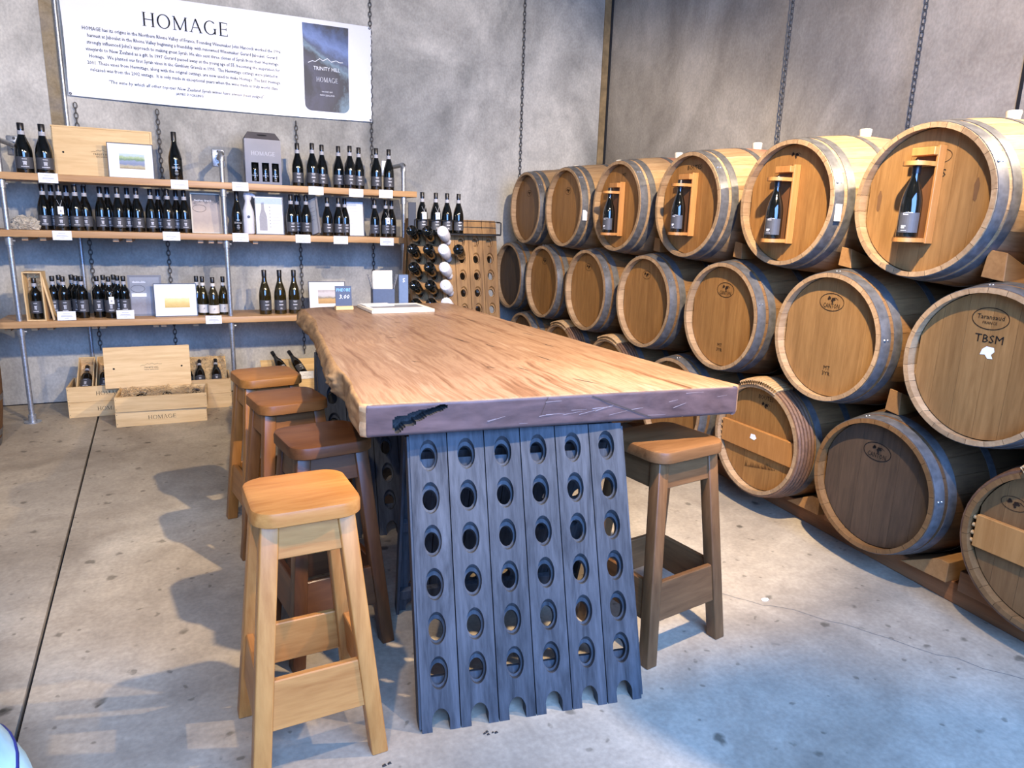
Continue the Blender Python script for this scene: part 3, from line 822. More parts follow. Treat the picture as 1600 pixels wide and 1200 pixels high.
# ------------------------------------------------------------------ shelving
Z1, Z2, Z3 = 1.654, 1.296, .700
PY, SF, SB = -.478, -.520, -.130
PX = (-4.768, -3.462, -2.143)
sh = thing('pipe_shelving', 'three-tier shelving of thick pine planks on galvanised pipe uprights', 'shelves', (-3.46, 0, 0))
def loc_(x, y, z): return (x+3.46, y, z)
for (xa, xb_, zz) in ((-5.35, -2.045, Z1), (-5.35, -2.085, Z2), (-4.90, -2.10, Z3)):
    mb = MB(); mb.box((xa+3.46, SF, zz-.045), (xb_+3.46, SB, zz), .004, 2); mb.build('plank', 'shelf', sh, smooth=40)
for i, x in enumerate(PX):
    top = 1.835
    pts = [(x, PY, .02), (x, PY, top-.02)]
    mb = MB(); mb.tube([loc_(*p) for p in pts], .0165, 14); mb.build('upright_pipe', 'galv', sh, smooth=50)
    mb = MB(); mb.tube([loc_(x, PY, top-.035), loc_(x, PY, top-.006), loc_(x, PY+.012, top+.012), loc_(x, PY+.04, top+.018)], .021, 14); mb.build('elbow', 'galv', sh, smooth=60)
    mb = MB(); mb.tube([loc_(x, PY+.035, top+.018), loc_(x, WB-.012, top+.018)], .0165, 14); mb.build('wall_arm', 'galv', sh, smooth=50)
    mb = MB(); mb.box(loc_(x-.045, WB-.011, top-.045), loc_(x+.045, WB-.001, top+.085), .006, 2); mb.lathe([(.026, WB-.05), (.026, WB-.010)], 16, 'Y', loc_(x, 0, top+.018))
    fl = mb.build('wall_flange', 'galv', sh, smooth=40)
    for dz in (-.028, .068):
        mb = MB(); mb.lathe([(0, WB-.020), (.009, WB-.019), (.010, WB-.011)], 8, 'Y', loc_(x, 0, top+dz)); mb.build('bolt', 'chain', fl, smooth=40)
    mb = MB(); mb.lathe([(.052, .0), (.052, .006), (.024, .008), (.024, .055), (.0165, .056)], 20, 'Z', loc_(x, PY, 0)); mb.build('floor_flange', 'galv', sh, smooth=40)
    for zz in (Z1, Z2, Z3):
        mb = MB(); mb.lathe([(.0165, zz-.100), (.023, zz-.098), (.023, zz-.048), (.0165, zz-.046)], 16, 'Z', loc_(x, PY, 0))
        mb.lathe([(0, .012), (.007, .012), (.007, 0)], 8, 'X', loc_(x+.022, PY, zz-.072)); mb.build('pipe_collar', 'galv', sh, smooth=40)
# small timber packers under the lower planks
for zz, xs in ((Z3, (-4.86, -4.80, -4.71, -4.62, -4.36, -4.31, -3.98, -3.93, -3.72)), (Z2, (-4.70, -4.60, -4.18, -4.10, -3.65, -3.58, -3.52, -3.28))):
    for x in xs:
        mb = MB(); mb.box(loc_(x, SF+.05, zz-.068), loc_(x+.035, SB-.03, zz-.0455)); mb.build('packer', 'shelf', sh)

# price cards
mb = MB(); mb.box((-.054, -.0007, -.030), (.054, .0007, .030)); CARD = mb.mesh('price_card', 'paper')
mb = MB()
for x0, x1, z in ((-.020, .020, .012), (-.030, .030, -.001), (-.034, .034, -.006), (-.012, .012, -.017)): mb.poly([(x0, -.0012, z), (x1, -.0012, z), (x1, -.0012, z+.0022), (x0, -.0012, z+.0022)])
CARDP = mb.mesh('card_print', 'grey_print', fix=False)
cards = [(-4.506, 1.627, 'white price card under the two leftmost bottles, top shelf'), (-3.74, 1.625, 'white price card below the lone bottle on the top shelf'),
         (-3.348, 1.629, 'white price card under the left edge of the gift box, top shelf'), (-2.823, 1.625, 'white price card below the trio beside the gift box, top shelf'),
         (-2.526, 1.622, 'white price card below the second trio on the top shelf'), (-2.296, 1.625, 'white price card below the rightmost pair on the top shelf'),
         (-4.465, 1.265, 'white price card on middle shelf below six bottles near the rock'), (-3.815, 1.274, 'white price card on middle shelf below bottles left of sepia picture'),
         (-3.366, 1.274, 'white price card on middle shelf below the wrapped bottle'), (-2.929, 1.273, 'white price card on middle shelf below three bottles beside the tilted sheet'),
         (-2.65, 1.269, 'white price card on middle shelf, second from its right end'), (-2.291, 1.263, 'white price card at the right end of the middle shelf'),
         (-4.492, .734, 'white price card standing on lower shelf before square-shouldered bottles'), (-4.143, .734, 'white price card standing on lower shelf left of grey poster frame'),
         (-3.581, .682, 'white price card on lower shelf edge below white-label bottles')]
for x, z, l in cards:
    o = put('price_card', CARD, None, (x, SF-.0035, z), (math.radians(-6) if z > .72 and z < .75 else 0, 0, 0)); tag(o, l, 'price card', 'price cards along the shelves'); put('card_print', CARDP, o)

# bottles on the shelves
G = 'bottles on the top shelf'
b = bottle('mono', (-4.645, -.40, Z1), 'leftmost wine bottle on the top shelf', G, s=1.02, rot=(0, 0, .2)); b.scale = (1.24, 1.24, 1.03)
b = bottle('mono', (-4.53, -.41, Z1), 'second wine bottle from left on top shelf, beside wooden box', G, s=1.02, rot=(0, 0, .2)); b.scale = (1.24, 1.24, 1.03)
bottle('homage', (-3.758, -.38, Z1), 'lone tall bottle printed in white, between picture and pipe, top shelf', G, s=1.08, rot=(0, 0, .1))
tr = [('left', -2.925, -.35, .0), ('front', -2.829, -.43, 0), ('right', -2.747, -.36, 0)]
for n_, x, y, a in tr: bottle('lines', (x, y, Z1), '%s bottle of the trio beside the gift box, top shelf' % n_, G, s=1.04)
for n_, x, y in (('left', -2.621, -.35), ('front', -2.55, -.43), ('right', -2.467, -.36)): bottle('lines', (x, y, Z1), '%s bottle of the second trio from the gift box, top shelf' % n_, G, s=1.04)
for n_, x, y in (('left', -2.34, -.40), ('right', -2.235, -.38)): bottle('lines', (x, y, Z1), '%s bottle of the rightmost pair on the top shelf' % n_, G, s=1.04)
G = 'bottles on the middle shelf'
od = ['leftmost', 'second', 'third', 'fourth', 'fifth', 'sixth']
def row(kind, xs, ys, z, desc, s=.98, hang=()):
    for i, (x, y) in enumerate(zip(xs, ys)):
        o_ = od[i] if i < len(xs)-1 else 'rightmost'
        lab = '%s of the %s' % (o_, desc) + (', wearing a white tag' if i in hang else '')
        bottle(kind, (x, y, z), lab, G, s=s, hang=i in hang, rot=(0, 0, rr.uniform(.0, .25)))
row('mono', (-4.575, -4.535, -4.472, -4.448, -4.382, -4.340), (-.36, -.30, -.43, -.29, -.42, -.33), Z2, 'six bottles by the rock, middle shelf', hang=(2,))
row('mono', (-4.246, -4.206, -4.134, -4.082, -4.022), (-.33, -.28, -.42, -.32, -.38), Z2, 'five bottles midway to the sepia picture, middle shelf')
row('mono', (-3.936, -3.890, -3.828, -3.774, -3.722), (-.36, -.28, -.42, -.30, -.37), Z2, 'five bottles touching the sepia picture, middle shelf')
bottle('homage', (-3.372, -.40, Z2), 'tall bottle printed in white beside the tissue-wrapped one, middle shelf', G, s=1.0)
row('lines', (-2.996, -2.938, -2.885), (-.42, -.31, -.42), Z2, 'three bottles left of the tilted sheet, middle shelf')
row('lines', (-2.728, -2.643, -2.578), (-.42, -.42, -.33), Z2, 'three bottles right of the tilted sheet, middle shelf', s=.95)
row('lines', (-2.357, -2.270, -2.20), (-.40, -.41, -.32), Z2, 'three bottles at the right end, middle shelf', s=.95, hang=(1,))
G = 'bottles on the lower shelf'
row('bordeaux', (-4.578, -4.553, -4.512, -4.480, -4.445, -4.408), (-.36, -.27, -.40, -.25, -.33, -.38), Z3, 'six bottles by the leaning pine lid, lower shelf', s=.95)
row('bordeaux', (-4.314, -4.284, -4.238, -4.222, -4.190, -4.150), (-.37, -.28, -.42, -.25, -.34, -.38), Z3, 'six bottles left of the grey poster, lower shelf', s=.95, hang=(2,))
row('white', (-3.680, -3.640, -3.572, -3.500), (-.31, -.36, -.42, -.36), Z3, 'four white-label bottles on the lower shelf', s=.93)
row('magnum', (-3.209, -3.099, -2.994), (-.40, -.40, -.40), Z3, 'three large olive bottles at the right of the lower shelf', s=1.10)
# tissue-wrapped bottle
def wrapped_mesh():
    bm = bmesh.new(); prof = [(0, 0), (.036, .001), (.041, .01), (.042, .13), (.038, .17), (.028, .20), (.020, .225), (.018, .24), (.024, .255), (.030, .275), (.022, .295), (0, .298)]
    n = 40; rings = []
    for r_, z in prof:
        rings.append([bm.verts.new(((r_+.0022*math.sin(k*2.4+z*30)*(r_ > .005))*math.cos(2*PI*k/n), (r_+.0022*math.sin(k*2.4+z*30)*(r_ > .005))*math.sin(2*PI*k/n), z+.004*math.sin(k*1.7)*(z > .26))) for k in range(n)])
    for a, b in zip(rings, rings[1:]):
        for k in range(n): bm.faces.new((a[k], a[(k+1) % n], b[(k+1) % n], b[k]))
    bmesh.ops.recalc_face_normals(bm, faces=bm.faces)
    me = bpy.data.meshes.new('tissue'); bm.to_mesh(me); bm.free(); me.materials.append(MT['tissue']); me.shade_smooth(); return me
WR = wrapped_mesh()
o = thing('wrapped_bottle', 'bottle wrapped in white tissue, twisted top, round sticker, middle shelf', 'bottle', (-3.296, -.38, Z2))
put('tissue', WR, o)
mb = MB(); mb.tube([(.01, 0, .27), (.03, -.005, .285), (.045, -.005, .275), (.05, -.004, .262)], [.014, .014, .013, .009], 8); mb.build('tissue_twist', 'tissue', o, smooth=60)
mb = MB(); mb.lathe([(0, -.0455), (.0105, -.0452), (.0105, -.043)], 16, 'Y', (0, 0, .125)); mb.build('sticker', 'slate', o)

# framed pictures
def framed(name, label, x0, x1, z0, h, y, frame, face, art_rect=None, art_m=None, lean=7, fw=.008, d=.016, extra=None, rotz=0, group='framed pictures on the shelves'):
    w = x1-x0
    o = thing(name, label, 'picture', ((x0+x1)/2, y, z0), (math.radians(-lean), 0, rotz), group)
    mb = MB(); mb.box((-w/2, 0, 0), (w/2, d, fw)); mb.box((-w/2, 0, h-fw), (w/2, d, h)); mb.box((-w/2, 0, fw), (-w/2+fw, d, h-fw)); mb.box((w/2-fw, 0, fw), (w/2, d, h-fw))
    mb.build('frame', frame, o)
    mb = MB(); mb.box((-w/2+fw, .004, fw), (w/2-fw, d-.002, h-fw)); mb.build('mat_board', face, o)
    if art_rect:
        ax0, ax1, az0, az1 = art_rect
        aw, ah = (ax1-ax0)*w, (az1-az0)*h
        mb = MB(); mb.poly([(-aw/2, -ah/2, 0), (aw/2, -ah/2, 0), (aw/2, ah/2, 0), (-aw/2, ah/2, 0)])
        put('print', mb.mesh('print', art_m, fix=False), o, (-w/2+(ax0+ax1)/2*w, .003, (az0+az1)/2*h), FACE_Y)
    return o, w, h
def ink(o, me, x, z, y=.0015, nm='lettering'): return put(nm, me, o, (x, y, z), FACE_Y)
framed('framed_print', 'white-matted picture of trees leaning on the wooden box, top shelf', -4.172, -3.893, Z1, .232, -.415, 'frame_black', 'paper', (.25, .80, .27, .70), 'art_trees', 6, .005)
o, w, h = framed('framed_print', 'sepia map picture in a pale frame beside the middle pipe', -3.681, -3.478, Z2, .283, -.40, 'frame_pale', 'art_map', (.03, .97, .03, .97), 'art_map', 6, .009)
ink(o, text_mesh('Gimblett Gravels', .017, 'white_print', width=.115), -.02, .226); ink(o, OVAL_S, -.045, .175, nm='oval_print')
o, w, h = framed('framed_print', 'white tasting sheet with grey bottle drawing, black frame, middle shelf', -3.250, -3.048, Z2, .280, -.42, 'frame_black', 'paper', None, None, 6, .006)
mb = MB(); mb.poly([(-w/2+.008, 0, 0), (w/2-.008, 0, 0), (w/2-.008, .045, 0), (-w/2+.008, .045, 0)]); MT['pale_blue'] = plain('pale_blue_print', (.42, .52, .72), .6); ink(o, mb.mesh('header_band', 'pale_blue', fix=False), 0, .222, .003, 'header_band')
def bottle_sil(s):
    L_ = [(r_, z) for r_, z in BURG[3:-1]]
    pts = [(-r_*s, z*s, 0) for r_, z in L_][::-1]+[(r_*s, z*s, 0) for r_, z in L_]
    mb = MB(); mb.poly(pts[::-1]); return mb
ink(o, bottle_sil(.68).mesh('bottle_drawing', 'grey_print', fix=False), -.045, .028, .003, 'bottle_drawing')
def lines(ws, dz, th=.0022, dots=True):
    mb = MB()
    for i, w_ in enumerate(ws):
        mb.poly([(0, -i*dz, 0), (w_, -i*dz, 0), (w_, -i*dz+th, 0), (0, -i*dz+th, 0)])
        if dots: mb.poly([(-.016+.005*math.cos(2*PI*k/8), -i*dz+.005*math.sin(2*PI*k/8), 0) for k in range(8)])
    return mb.mesh('small_print', 'grey_print', fix=False)
ink(o, lines([.06, .055, .06, .05, .058, .05, .06], .024), .02, .20, .003, 'small_print')
o, w, h = framed('framed_print', 'white text sheet in black frame behind bottles, right half of middle shelf', -2.575, -2.425, Z2, .272, -.34, 'frame_black', 'paper', None, None, 6, .006)
ink(o, lines([.07, .08, .06, .08, .07, .075, .08, .05], .024, dots=False), -.035, .215, .003, 'small_print')
o, w, h = framed('framed_sheet', 'narrow tilted white sheet turned edge-on between bottle groups, middle shelf', -2.93, -2.74, Z2+.006, .272, -.41, 'frame_grey', 'paper', None, None, 4, .005, rotz=math.radians(0))
o.location = (-2.832, -.40, Z2+.004); o.rotation_euler = (0, math.radians(-11), math.radians(-72))
ink(o, lines([.10, .12, .11, .09], .03, dots=False), -.05, .20, .003, 'small_print')
o, w, h = framed('framed_print', 'grey poster with white title in a grey frame, lower shelf', -4.128, -3.912, Z3, .292, -.36, 'frame_grey', 'art_grey', (.05, .95, .04, .96), 'art_grey', 5, .014)
mb = MB(); rs_ = random.Random(9); x_ = -.05
for k in range(13):        # illegible white script of the title
    w_ = rs_.uniform(.004, .008); h_ = rs_.uniform(.006, .014)
    mb.poly([(x_, 0, 0), (x_+w_*.45, 0, 0), (x_+w_*.6, h_, 0), (x_+w_*.15, h_, 0)]); mb.poly([(x_, 0, 0), (x_+w_*1.1, 0, 0), (x_+w_*1.1, .003, 0), (x_, .003, 0)]); x_ += w_*1.15
ink(o, mb.mesh('script_title', 'white_print', fix=False), -.028, .238, nm='script_title')
mb = MB(); mb.poly([(-.045, -.012, 0), (.05, -.012, 0), (.05, .012, 0), (-.045, .012, 0)]); ink(o, mb.mesh('white_panel', 'white_print', fix=False), -.042, .15, .0018, 'white_panel')
ink(o, OVAL_S, -.045, .195, nm='oval_print')
framed('framed_print', 'wide white-matted picture of a glowing golden field, lower shelf', -3.964, -3.682, Z3, .238, -.435, 'frame_black', 'paper', (.24, .82, .27, .71), 'art_gold', 7, .005)
framed('framed_print', 'white-matted picture of a dry plain behind the chalkboard sign, lower shelf', -2.880, -2.595, Z3, .242, -.38, 'frame_black', 'paper', (.25, .85, .28, .72), 'art_plain', 6, .005)

# wooden box lying against the wall on the top shelf
o = thing('wine_case', 'large closed wooden wine box standing on edge, top shelf', 'wooden box', (-4.20, -.33, Z1), (math.radians(-7), 0, 0))
mb = MB(); mb.box((-.29, 0, 0), (.29, .014, .318), .001); mb.build('sliding_lid', 'pine', o)
mb = MB(); mb.box((-.297, .014, 0), (.297, .11, .325), .001); mb.build('case_body', 'pine', o)
mb = MB(); mb.box((-.297, -.004, .318), (.303, .016, .327)); mb.box((.291, -.004, 0), (.303, .016, .318)); mb.build('edge_strip', 'pine', o)
mb = MB(); mb.lathe([(0, -.0012), (.0065, -.001), (.0065, .001)], 14, 'Y', (-.235, 0, .155)); mb.build('finger_hole', 'ink', o)
put('skyline_print', ridge_mesh(.13, .018, .0016, 'ink_brown'), o, (-.01, -.0015, .165), FACE_Y)
put('lettering', text_mesh('TRINITY HILL', .017, 'ink_brown', width=.105), o, (-.01, -.0015, .147), FACE_Y)
put('lettering', text_mesh('NEW ZEALAND', .009, 'ink_brown', width=.07), o, (-.01, -.0015, .132), FACE_Y)

# three-bottle gift carton
o = thing('gift_carton', 'pewter gift carton with carry handle and three bottle windows, top shelf', 'gift box', (-3.174, -.41, Z1), (0, 0, math.radians(3)))
w, h, d = .125, .318, .10
mb = MB()
wins = [(-.085, -.035), (-.012, .038), (.057, .107)]
xs = [-w]+[e for p in wins for e in p]+[w]; z0, z1 = .022, .155
for i in range(0, len(xs)-1, 2): mb.box((xs[i], 0, z0), (xs[i+1], .003, z1))
mb.box((-w, 0, 0), (w, .003, z0)); mb.box((-w, 0, z1), (w, .003, h)); mb.build('front_panel', 'gift', o)
for s in (-1, 1):
    mb = MB(); mb.box((s*w-.0015, .003, 0), (s*w+.0015, d, h)); mb.build('side_panel', 'gift', o)
mb = MB(); mb.box((-w, d-.003, 0), (w, d, h)); mb.build('back_panel', 'gift', o)
mb = MB(); mb.box((-w+.002, .07, 0), (w-.002, .074, h)); mb.build('inner_card', 'inside_dark', o)
# sloping top with handle tongue (slot cut through)
def tri_top(sx):
    mb = MB(); mb.hexa([(-w, 0, h), (w, 0, h), (w, .004, h), (-w, .004, h), (-w+.03, d/2-.002, h+.052), (w-.03, d/2-.002, h+.052), (w-.03, d/2+.002, h+.052), (-w+.03, d/2+.002, h+.052)]); return mb
tri_top(1).build('top_flap', 'gift', o)
mb = MB(); mb.hexa([(-w, d-.004, h), (w, d-.004, h), (w, d, h), (-w, d, h), (-w+.03, d/2-.002, h+.052), (w-.03, d/2-.002, h+.052), (w-.03, d/2+.002, h+.052), (-w+.03, d/2+.002, h+.052)]); mb.build('top_flap', 'gift', o)
mb = MB(); mb.poly([(.036*math.cos(2*PI*k/18), .007*math.sin(2*PI*k/18), 0) for k in range(18)]); put('handle_slot', mb.mesh('handle_slot', 'inside_dark', fix=False), o, (0, .0235, h+.030), (math.radians(48), 0, 0))
put('lettering', serif_word('HOMAGE', .028, 'print_light', width=.165), o, (.0, -.001, .205), FACE_Y)
for i, (a, b_) in enumerate(wins):
    bottle('homage', (-3.174+(a+b_)/2, -.366, Z1+.002), '%s bottle seen through a window of the gift carton' % ('left', 'middle', 'right')[i], 'bottles in the gift carton', s=.78)

# rough pale rock
def rock_mesh():
    bm = bmesh.new(); bmesh.ops.create_icosphere(bm, subdivisions=5, radius=1)
    for v in bm.verts:
        n_ = v.co.normalized(); k = 1+.30*noise.noise(n_*2.2+Vector((3, 1, 5)))+.22*noise.noise(n_*6)+.10*noise.noise(n_*15)
        v.co = Vector((n_.x*.082*k, n_.y*.055*k, max(-.030, n_.z*.056*k)))
    me = bpy.data.meshes.new('rock'); bm.to_mesh(me); bm.free(); me.materials.append(MT['rock']); return me
tag(put('rock', rock_mesh(), None, (-4.69, -.38, Z2+.030)), 'rough pale pitted rock at the left end of the middle shelf', 'rock')

# single-bottle wooden box with its lid leaning beside it, lower shelf
o = thing('bottle_box', 'narrow upright pine box with straw and one bottle, lower shelf', 'wooden box', (-4.667, -.50, Z3), (0, 0, math.radians(-4)))
w, h, d, t_ = .052, .325, .10, .008
for s in (-1, 1):
    mb = MB(); mb.box((s*w-t_/2, 0, 0), (s*w+t_/2, d, h)); mb.build('side_panel', 'pine_up', o)
mb = MB(); mb.box((-w, d-t_, 0), (w, d, h)); mb.build('back_panel', 'pine_up', o)
for zz in (0, h-t_):
    mb = MB(); mb.box((-w+t_/2, 0, zz), (w-t_/2, d-t_, zz+t_)); mb.build('end_panel', 'pine_up', o)
bottle('bordeaux', (-4.668, -.452, Z3+.009), 'square-shouldered bottle standing inside the narrow pine box', G, s=.90)
mb = MB(); mb.box((-.006, 0, 0), (.006, .09, .318), .001)
o = mb.build('box_lid', 'pine_up', loc=(-4.570, -.49, Z3+.0015), rot=(0, math.radians(-8.5), 0)); tag(o, 'thin pine lid leaning against the narrow bottle box, lower shelf', 'wooden lid')
def straw(name, label, region, n, seed, curl=.03, group='wood wool in the boxes'):
    """loose curled shavings inside a box region (fn gives a random point)"""
    rs = random.Random(seed); mb = MB()
    for _ in range(n):
        p = Vector(region(rs)); dirv = Vector((rs.uniform(-1, 1), rs.uniform(-1, 1), rs.uniform(-.5, .6))).normalized(); up = Vector((rs.uniform(-1, 1), rs.uniform(-1, 1), rs.uniform(0, 1)))
        L_ = rs.uniform(.02, .06); pts = []
        for k in range(5):
            t = k/4; pts.append(p+dirv*L_*(t-.5)+up*curl*math.sin(t*PI)*rs.uniform(.4, .7))
        mb.tube(pts, .0015, 3, caps=False)
    return tag(mb.build(name, 'straw', fix=False), label, 'straw', group, 'stuff')
straw('wood_wool', 'straw behind the bottle in the narrow pine box', lambda r_: (-4.667+r_.uniform(-.035, .035), r_.uniform(-.425, -.415), Z3+r_.uniform(.17, .30)), 60, 3, .008)

# ------------------------------------------------------------------ pine wine cases on the floor
def crate(label, x0, x1, y, z, d=.33, h=.110, rot=(0, 0, 0), word=True, group='pine wine cases on the floor'):
    w = x1-x0; t = .012
    o = thing('wine_crate', label, 'wooden crate', ((x0+x1)/2, y, z), rot, group)
    mb = MB(); mb.box((-w/2, 0, 0), (w/2, t, h), .001); fp = mb.build('front_panel', 'pine', o)
    mb = MB(); mb.box((-w/2, d-t, 0), (w/2, d, h), .001); mb.build('back_panel', 'pine', o)
    for s in (-1, 1):
        mb = MB(); mb.box((s*(w/2-t/2)-t/2, t, 0), (s*(w/2-t/2)+t/2, d-t, h), .001); mb.build('side_panel', 'pine', o)
    mb = MB(); mb.box((-w/2+t, t, 0), (w/2-t, d-t, .010)); mb.build('base_panel', 'pine', o)
    if word: put('lettering', serif_word('HOMAGE', .027, 'ink_brown', width=.172), fp, (0, -.0012, h*.40), FACE_Y)
    for s in (-1, 1):
        for zz in (.02, h-.02):
            mb = MB(); mb.lathe([(0, -.0012), (.0022, -.0008), (.0022, .0005)], 6, 'Y', (s*(w/2-.008), 0, zz)); mb.build('nail', 'ink', fp)
    return o
def lid_on(o, w, d, h):
    mb = MB(); mb.box((-w/2+.013, .013, h-.012), (w/2-.013, d-.013, h-.004)); mb.build('lid', 'pine', o)
YL = -.45
lid_on(crate('bottom crate of the left pair, under the one with bottles in narrow boxes', -4.557, -4.03, YL, 0), .527, .33, .110)
crate('upper left crate holding bottles in narrow tilted boxes', -4.557, -4.03, YL, .1115)
lid_on(crate('bottom crate of the right pair beside the middle pipe', -4.02, -3.49, YL, 0, word=False), .53, .33, .110)
crate('upper right crate with three straw-packed bottles beside the middle pipe', -4.02, -3.49, YL, .1115, word=False)
lid_on(crate('bottom crate of the front pair, lettering on its face', -4.238, -3.672, -.795, 0, d=.30, h=.105), .566, .30, .105)
crate('top crate of the front pair, open and full of straw', -4.235, -3.665, -.815, .1065, d=.30, h=.105, rot=(0, 0, math.radians(-2)), word=False)
lid_on(crate('bottom crate behind the farthest left stool', -3.27, -2.74, YL, 0, word=False), .53, .33, .110)
crate('upper crate behind the farthest left stool with two bottles', -3.27, -2.74, YL, .1115, word=False)
# loose lid standing on the front pair and leaning back
mb = MB(); mb.box((-.275, 0, 0), (.275, .012, .29), .001)
o = mb.build('crate_lid', 'pine', loc=(-4.035, -.525, .2125), rot=(math.radians(-13), 0, 0)); tag(o, 'big pine crate lid with skyline mark, propped behind the front crates', 'crate lid')
for x in (-.215, .218):
    mb = MB(); mb.lathe([(0, -.0012), (.0065, -.001), (.0065, .001)], 14, 'Y', (x, 0, .138)); mb.build('finger_hole', 'ink', o)
put('skyline_print', ridge_mesh(.14, .020, .0014, 'ink_brown'), o, (.02, -.0014, .148), FACE_Y)
put('lettering', text_mesh('TRINITY HILL', .015, 'ink_brown', width=.092), o, (.022, -.0014, .132), FACE_Y)
put('lettering', text_mesh('NEW ZEALAND', .008, 'ink_brown', width=.092), o, (.022, -.0014, .119), FACE_Y)
# narrow inner boxes tilted up inside the upper left crate, a bottle in each
TL_ = math.radians(56)    # from vertical
def tray_box(x, label, w=.048, tilt=TL_, y=-.425, z=.135, L=.37):
    o = thing('inner_box', label, 'wooden box', (x, y, z), (-tilt, 0, 0), 'narrow boxes inside the crates')
    t = .007
    for s in (-1, 1):
        mb = MB(); mb.box((s*w-t/2, -.042, 0), (s*w+t/2, .042, L)); mb.build('side_panel', 'pine_up', o)
    mb = MB(); mb.box((-w, .035, 0), (w, .042, L)); mb.build('base_panel', 'pine_up', o)
    for zz in (0, L-t):
        mb = MB(); mb.box((-w+t/2, -.042, zz), (w-t/2, .035, zz+t)); mb.build('end_panel', 'pine_up', o)
    return o
def laid(x, y, z, tilt, label, kind='bordeaux', s=.93, group='bottles lying in the floor crates', rz=0):
    return bottle(kind, (x, y, z), label, group, rot=(-tilt, 0, rz), s=s)
for i, x in enumerate((-4.452, -4.335, -4.225)):
    nm = ('leftmost', 'second', 'third')[i]
    tray_box(x, '%s narrow tilted box in the upper left crate' % nm)
    dz = Vector((0, math.sin(TL_), math.cos(TL_)))
    p = Vector((x, -.425, .135))+dz*.035
    laid(p.x, p.y, p.z, TL_, '%s bottle in the narrow tilted boxes of the upper left crate' % nm)
straw('wood_wool', 'straw around the bottles in the upper left crate', lambda r_: (lambda t: (r_.choice((-4.452, -4.335, -4.225))+r_.uniform(-.035, .035), -.42+t*.36*math.sin(TL_)+.02, .15+t*.36*math.cos(TL_)-.002))(r_.uniform(.15, .95)), 150, 5, .012)
# bottles on straw in upper right crate
mb = MB(); mb.box((-.245, 0, 0), (.245, .008, .34)); 
o = mb.build('straw_board', 'pine', loc=(-3.755, -.40, .130), rot=(-math.radians(52), 0, 0)); tag(o, 'tilted pine backing board inside the upper right crate', 'wooden board')
for i, x in enumerate((-3.785, -3.70, -3.585)):
    laid(x, -.425, .165, math.radians(54), '%s bottle lying on straw in the upper right crate' % ('left', 'middle', 'right')[i], 'mono', .9)
straw('wood_wool', 'straw bed under the three bottles in the upper right crate', lambda r_: (lambda t: (r_.uniform(-3.98, -3.52), -.42+t*.32*math.sin(math.radians(52)), .155+t*.32*math.cos(math.radians(52))))(r_.uniform(0, 1)), 420, 6, .015)
# front crate bottles lying, bases towards us
for i, x in enumerate((-4.075, -3.915, -3.735)):
    laid(x, -.775, .190, math.radians(96), '%s bottle half buried in straw, front open crate' % ('left', 'middle', 'right')[i], 'plain', .86, rz=-.03)
straw('wood_wool', 'curled straw filling the front open crate', lambda r_: (r_.uniform(-4.20, -3.70), r_.uniform(-.79, -.55), .200+r_.uniform(-.02, .018)), 900, 8, .016)
for i, x in enumerate((-3.075, -2.945)):
    laid(x, -.40, .205, math.radians(58), '%s of two bottles in the crate behind the farthest left stool' % ('left', 'right')[i], 'plain', .95, rz=.35)
mb = MB(); mb.box((-.25, 0, 0), (.25, .008, .30))
o = mb.build('straw_board', 'pine', loc=(-3.0, -.405, .14), rot=(-math.radians(60), 0, 0)); tag(o, 'tilted pine board under two bottles behind the farthest left stool', 'wooden board')
o = put('price_card', CARD, None, (-2.93, -.456, .215)); tag(o, 'white price card on the crate behind the farthest left stool', 'price card', 'price cards along the shelves'); put('card_print', CARDP, o)

# ------------------------------------------------------------------ riddling racks
def board_mesh(w, L, rows, mat, rx=.0275, rz=.047, th=.036, half=True, nseg=24, shift=-.012):
    mb = MB(); bm = mb.bm
    start = 0
    rows = list(rows)
    if half:
        zc = rows.pop(0); top = (zc+rows[0])/2
        pts = [(-w/2, 0), (-rx*.93, 0)]
        for k in range(1, 12):
            a = PI-PI*k/12
            pts.append((rx*math.cos(a), zc*.55+(rz-.004)*math.sin(a)))
        pts += [(rx*.93, 0), (w/2, 0), (w/2, top), (-w/2, top)]
        mb.prism(pts, 0, th, lambda v: Vector((v.x, v.z, v.y)))
        start = top
    for i, zc in enumerate(rows):
        z0 = start if i == 0 else (rows[i-1]+zc)/2
        z1 = L if i == len(rows)-1 else (rows[i+1]+zc)/2
        O, I = [], []
        for k in range(nseg):
            a = 2*PI*(k+.0)/nseg; c, s = math.cos(a), math.sin(a); m = max(abs(c), abs(s))
            O.append((w/2*c/m, ((z0+z1)/2+(z1-z0)/2*s/m))); I.append((c, s))
        fo = [bm.verts.new((x, 0, z)) for x, z in O]; bo = [bm.verts.new((x, th, z)) for x, z in O]
        fi = [bm.verts.new((rx*c, 0, zc+rz*s)) for c, s in I]
        mi_ = [bm.verts.new((rx*.98*c, th*.45, zc+shift*.4+rz*.86*s)) for c, s in I]
        ms = [bm.verts.new((rx*.80*c, th*.5, zc+shift*.6+rz*.66*s)) for c, s in I]
        bi = [bm.verts.new((rx*.80*c, th, zc+shift+rz*.66*s)) for c, s in I]
        for k in range(nseg):
            j = (k+1) % nseg
            for A, B in ((fo, fi), (fi, mi_), (mi_, ms), (ms, bi), (bi, bo)):
                bm.faces.new((A[k], A[j], B[j], B[k]))
            if abs(O[k][0]) > w/2-1e-6 and abs(O[j][0]) > w/2-1e-6 and O[k][0]*O[j][0] > 0: bm.faces.new((fo[k], bo[k], bo[j], fo[j]))
            if i == len(rows)-1 and O[k][1] > L-1e-6 and O[j][1] > L-1e-6: bm.faces.new((fo[k], bo[k], bo[j], fo[j]))
    return mb.mesh('drilled_board', mat, 30)
LEAN = math.radians(19.7)
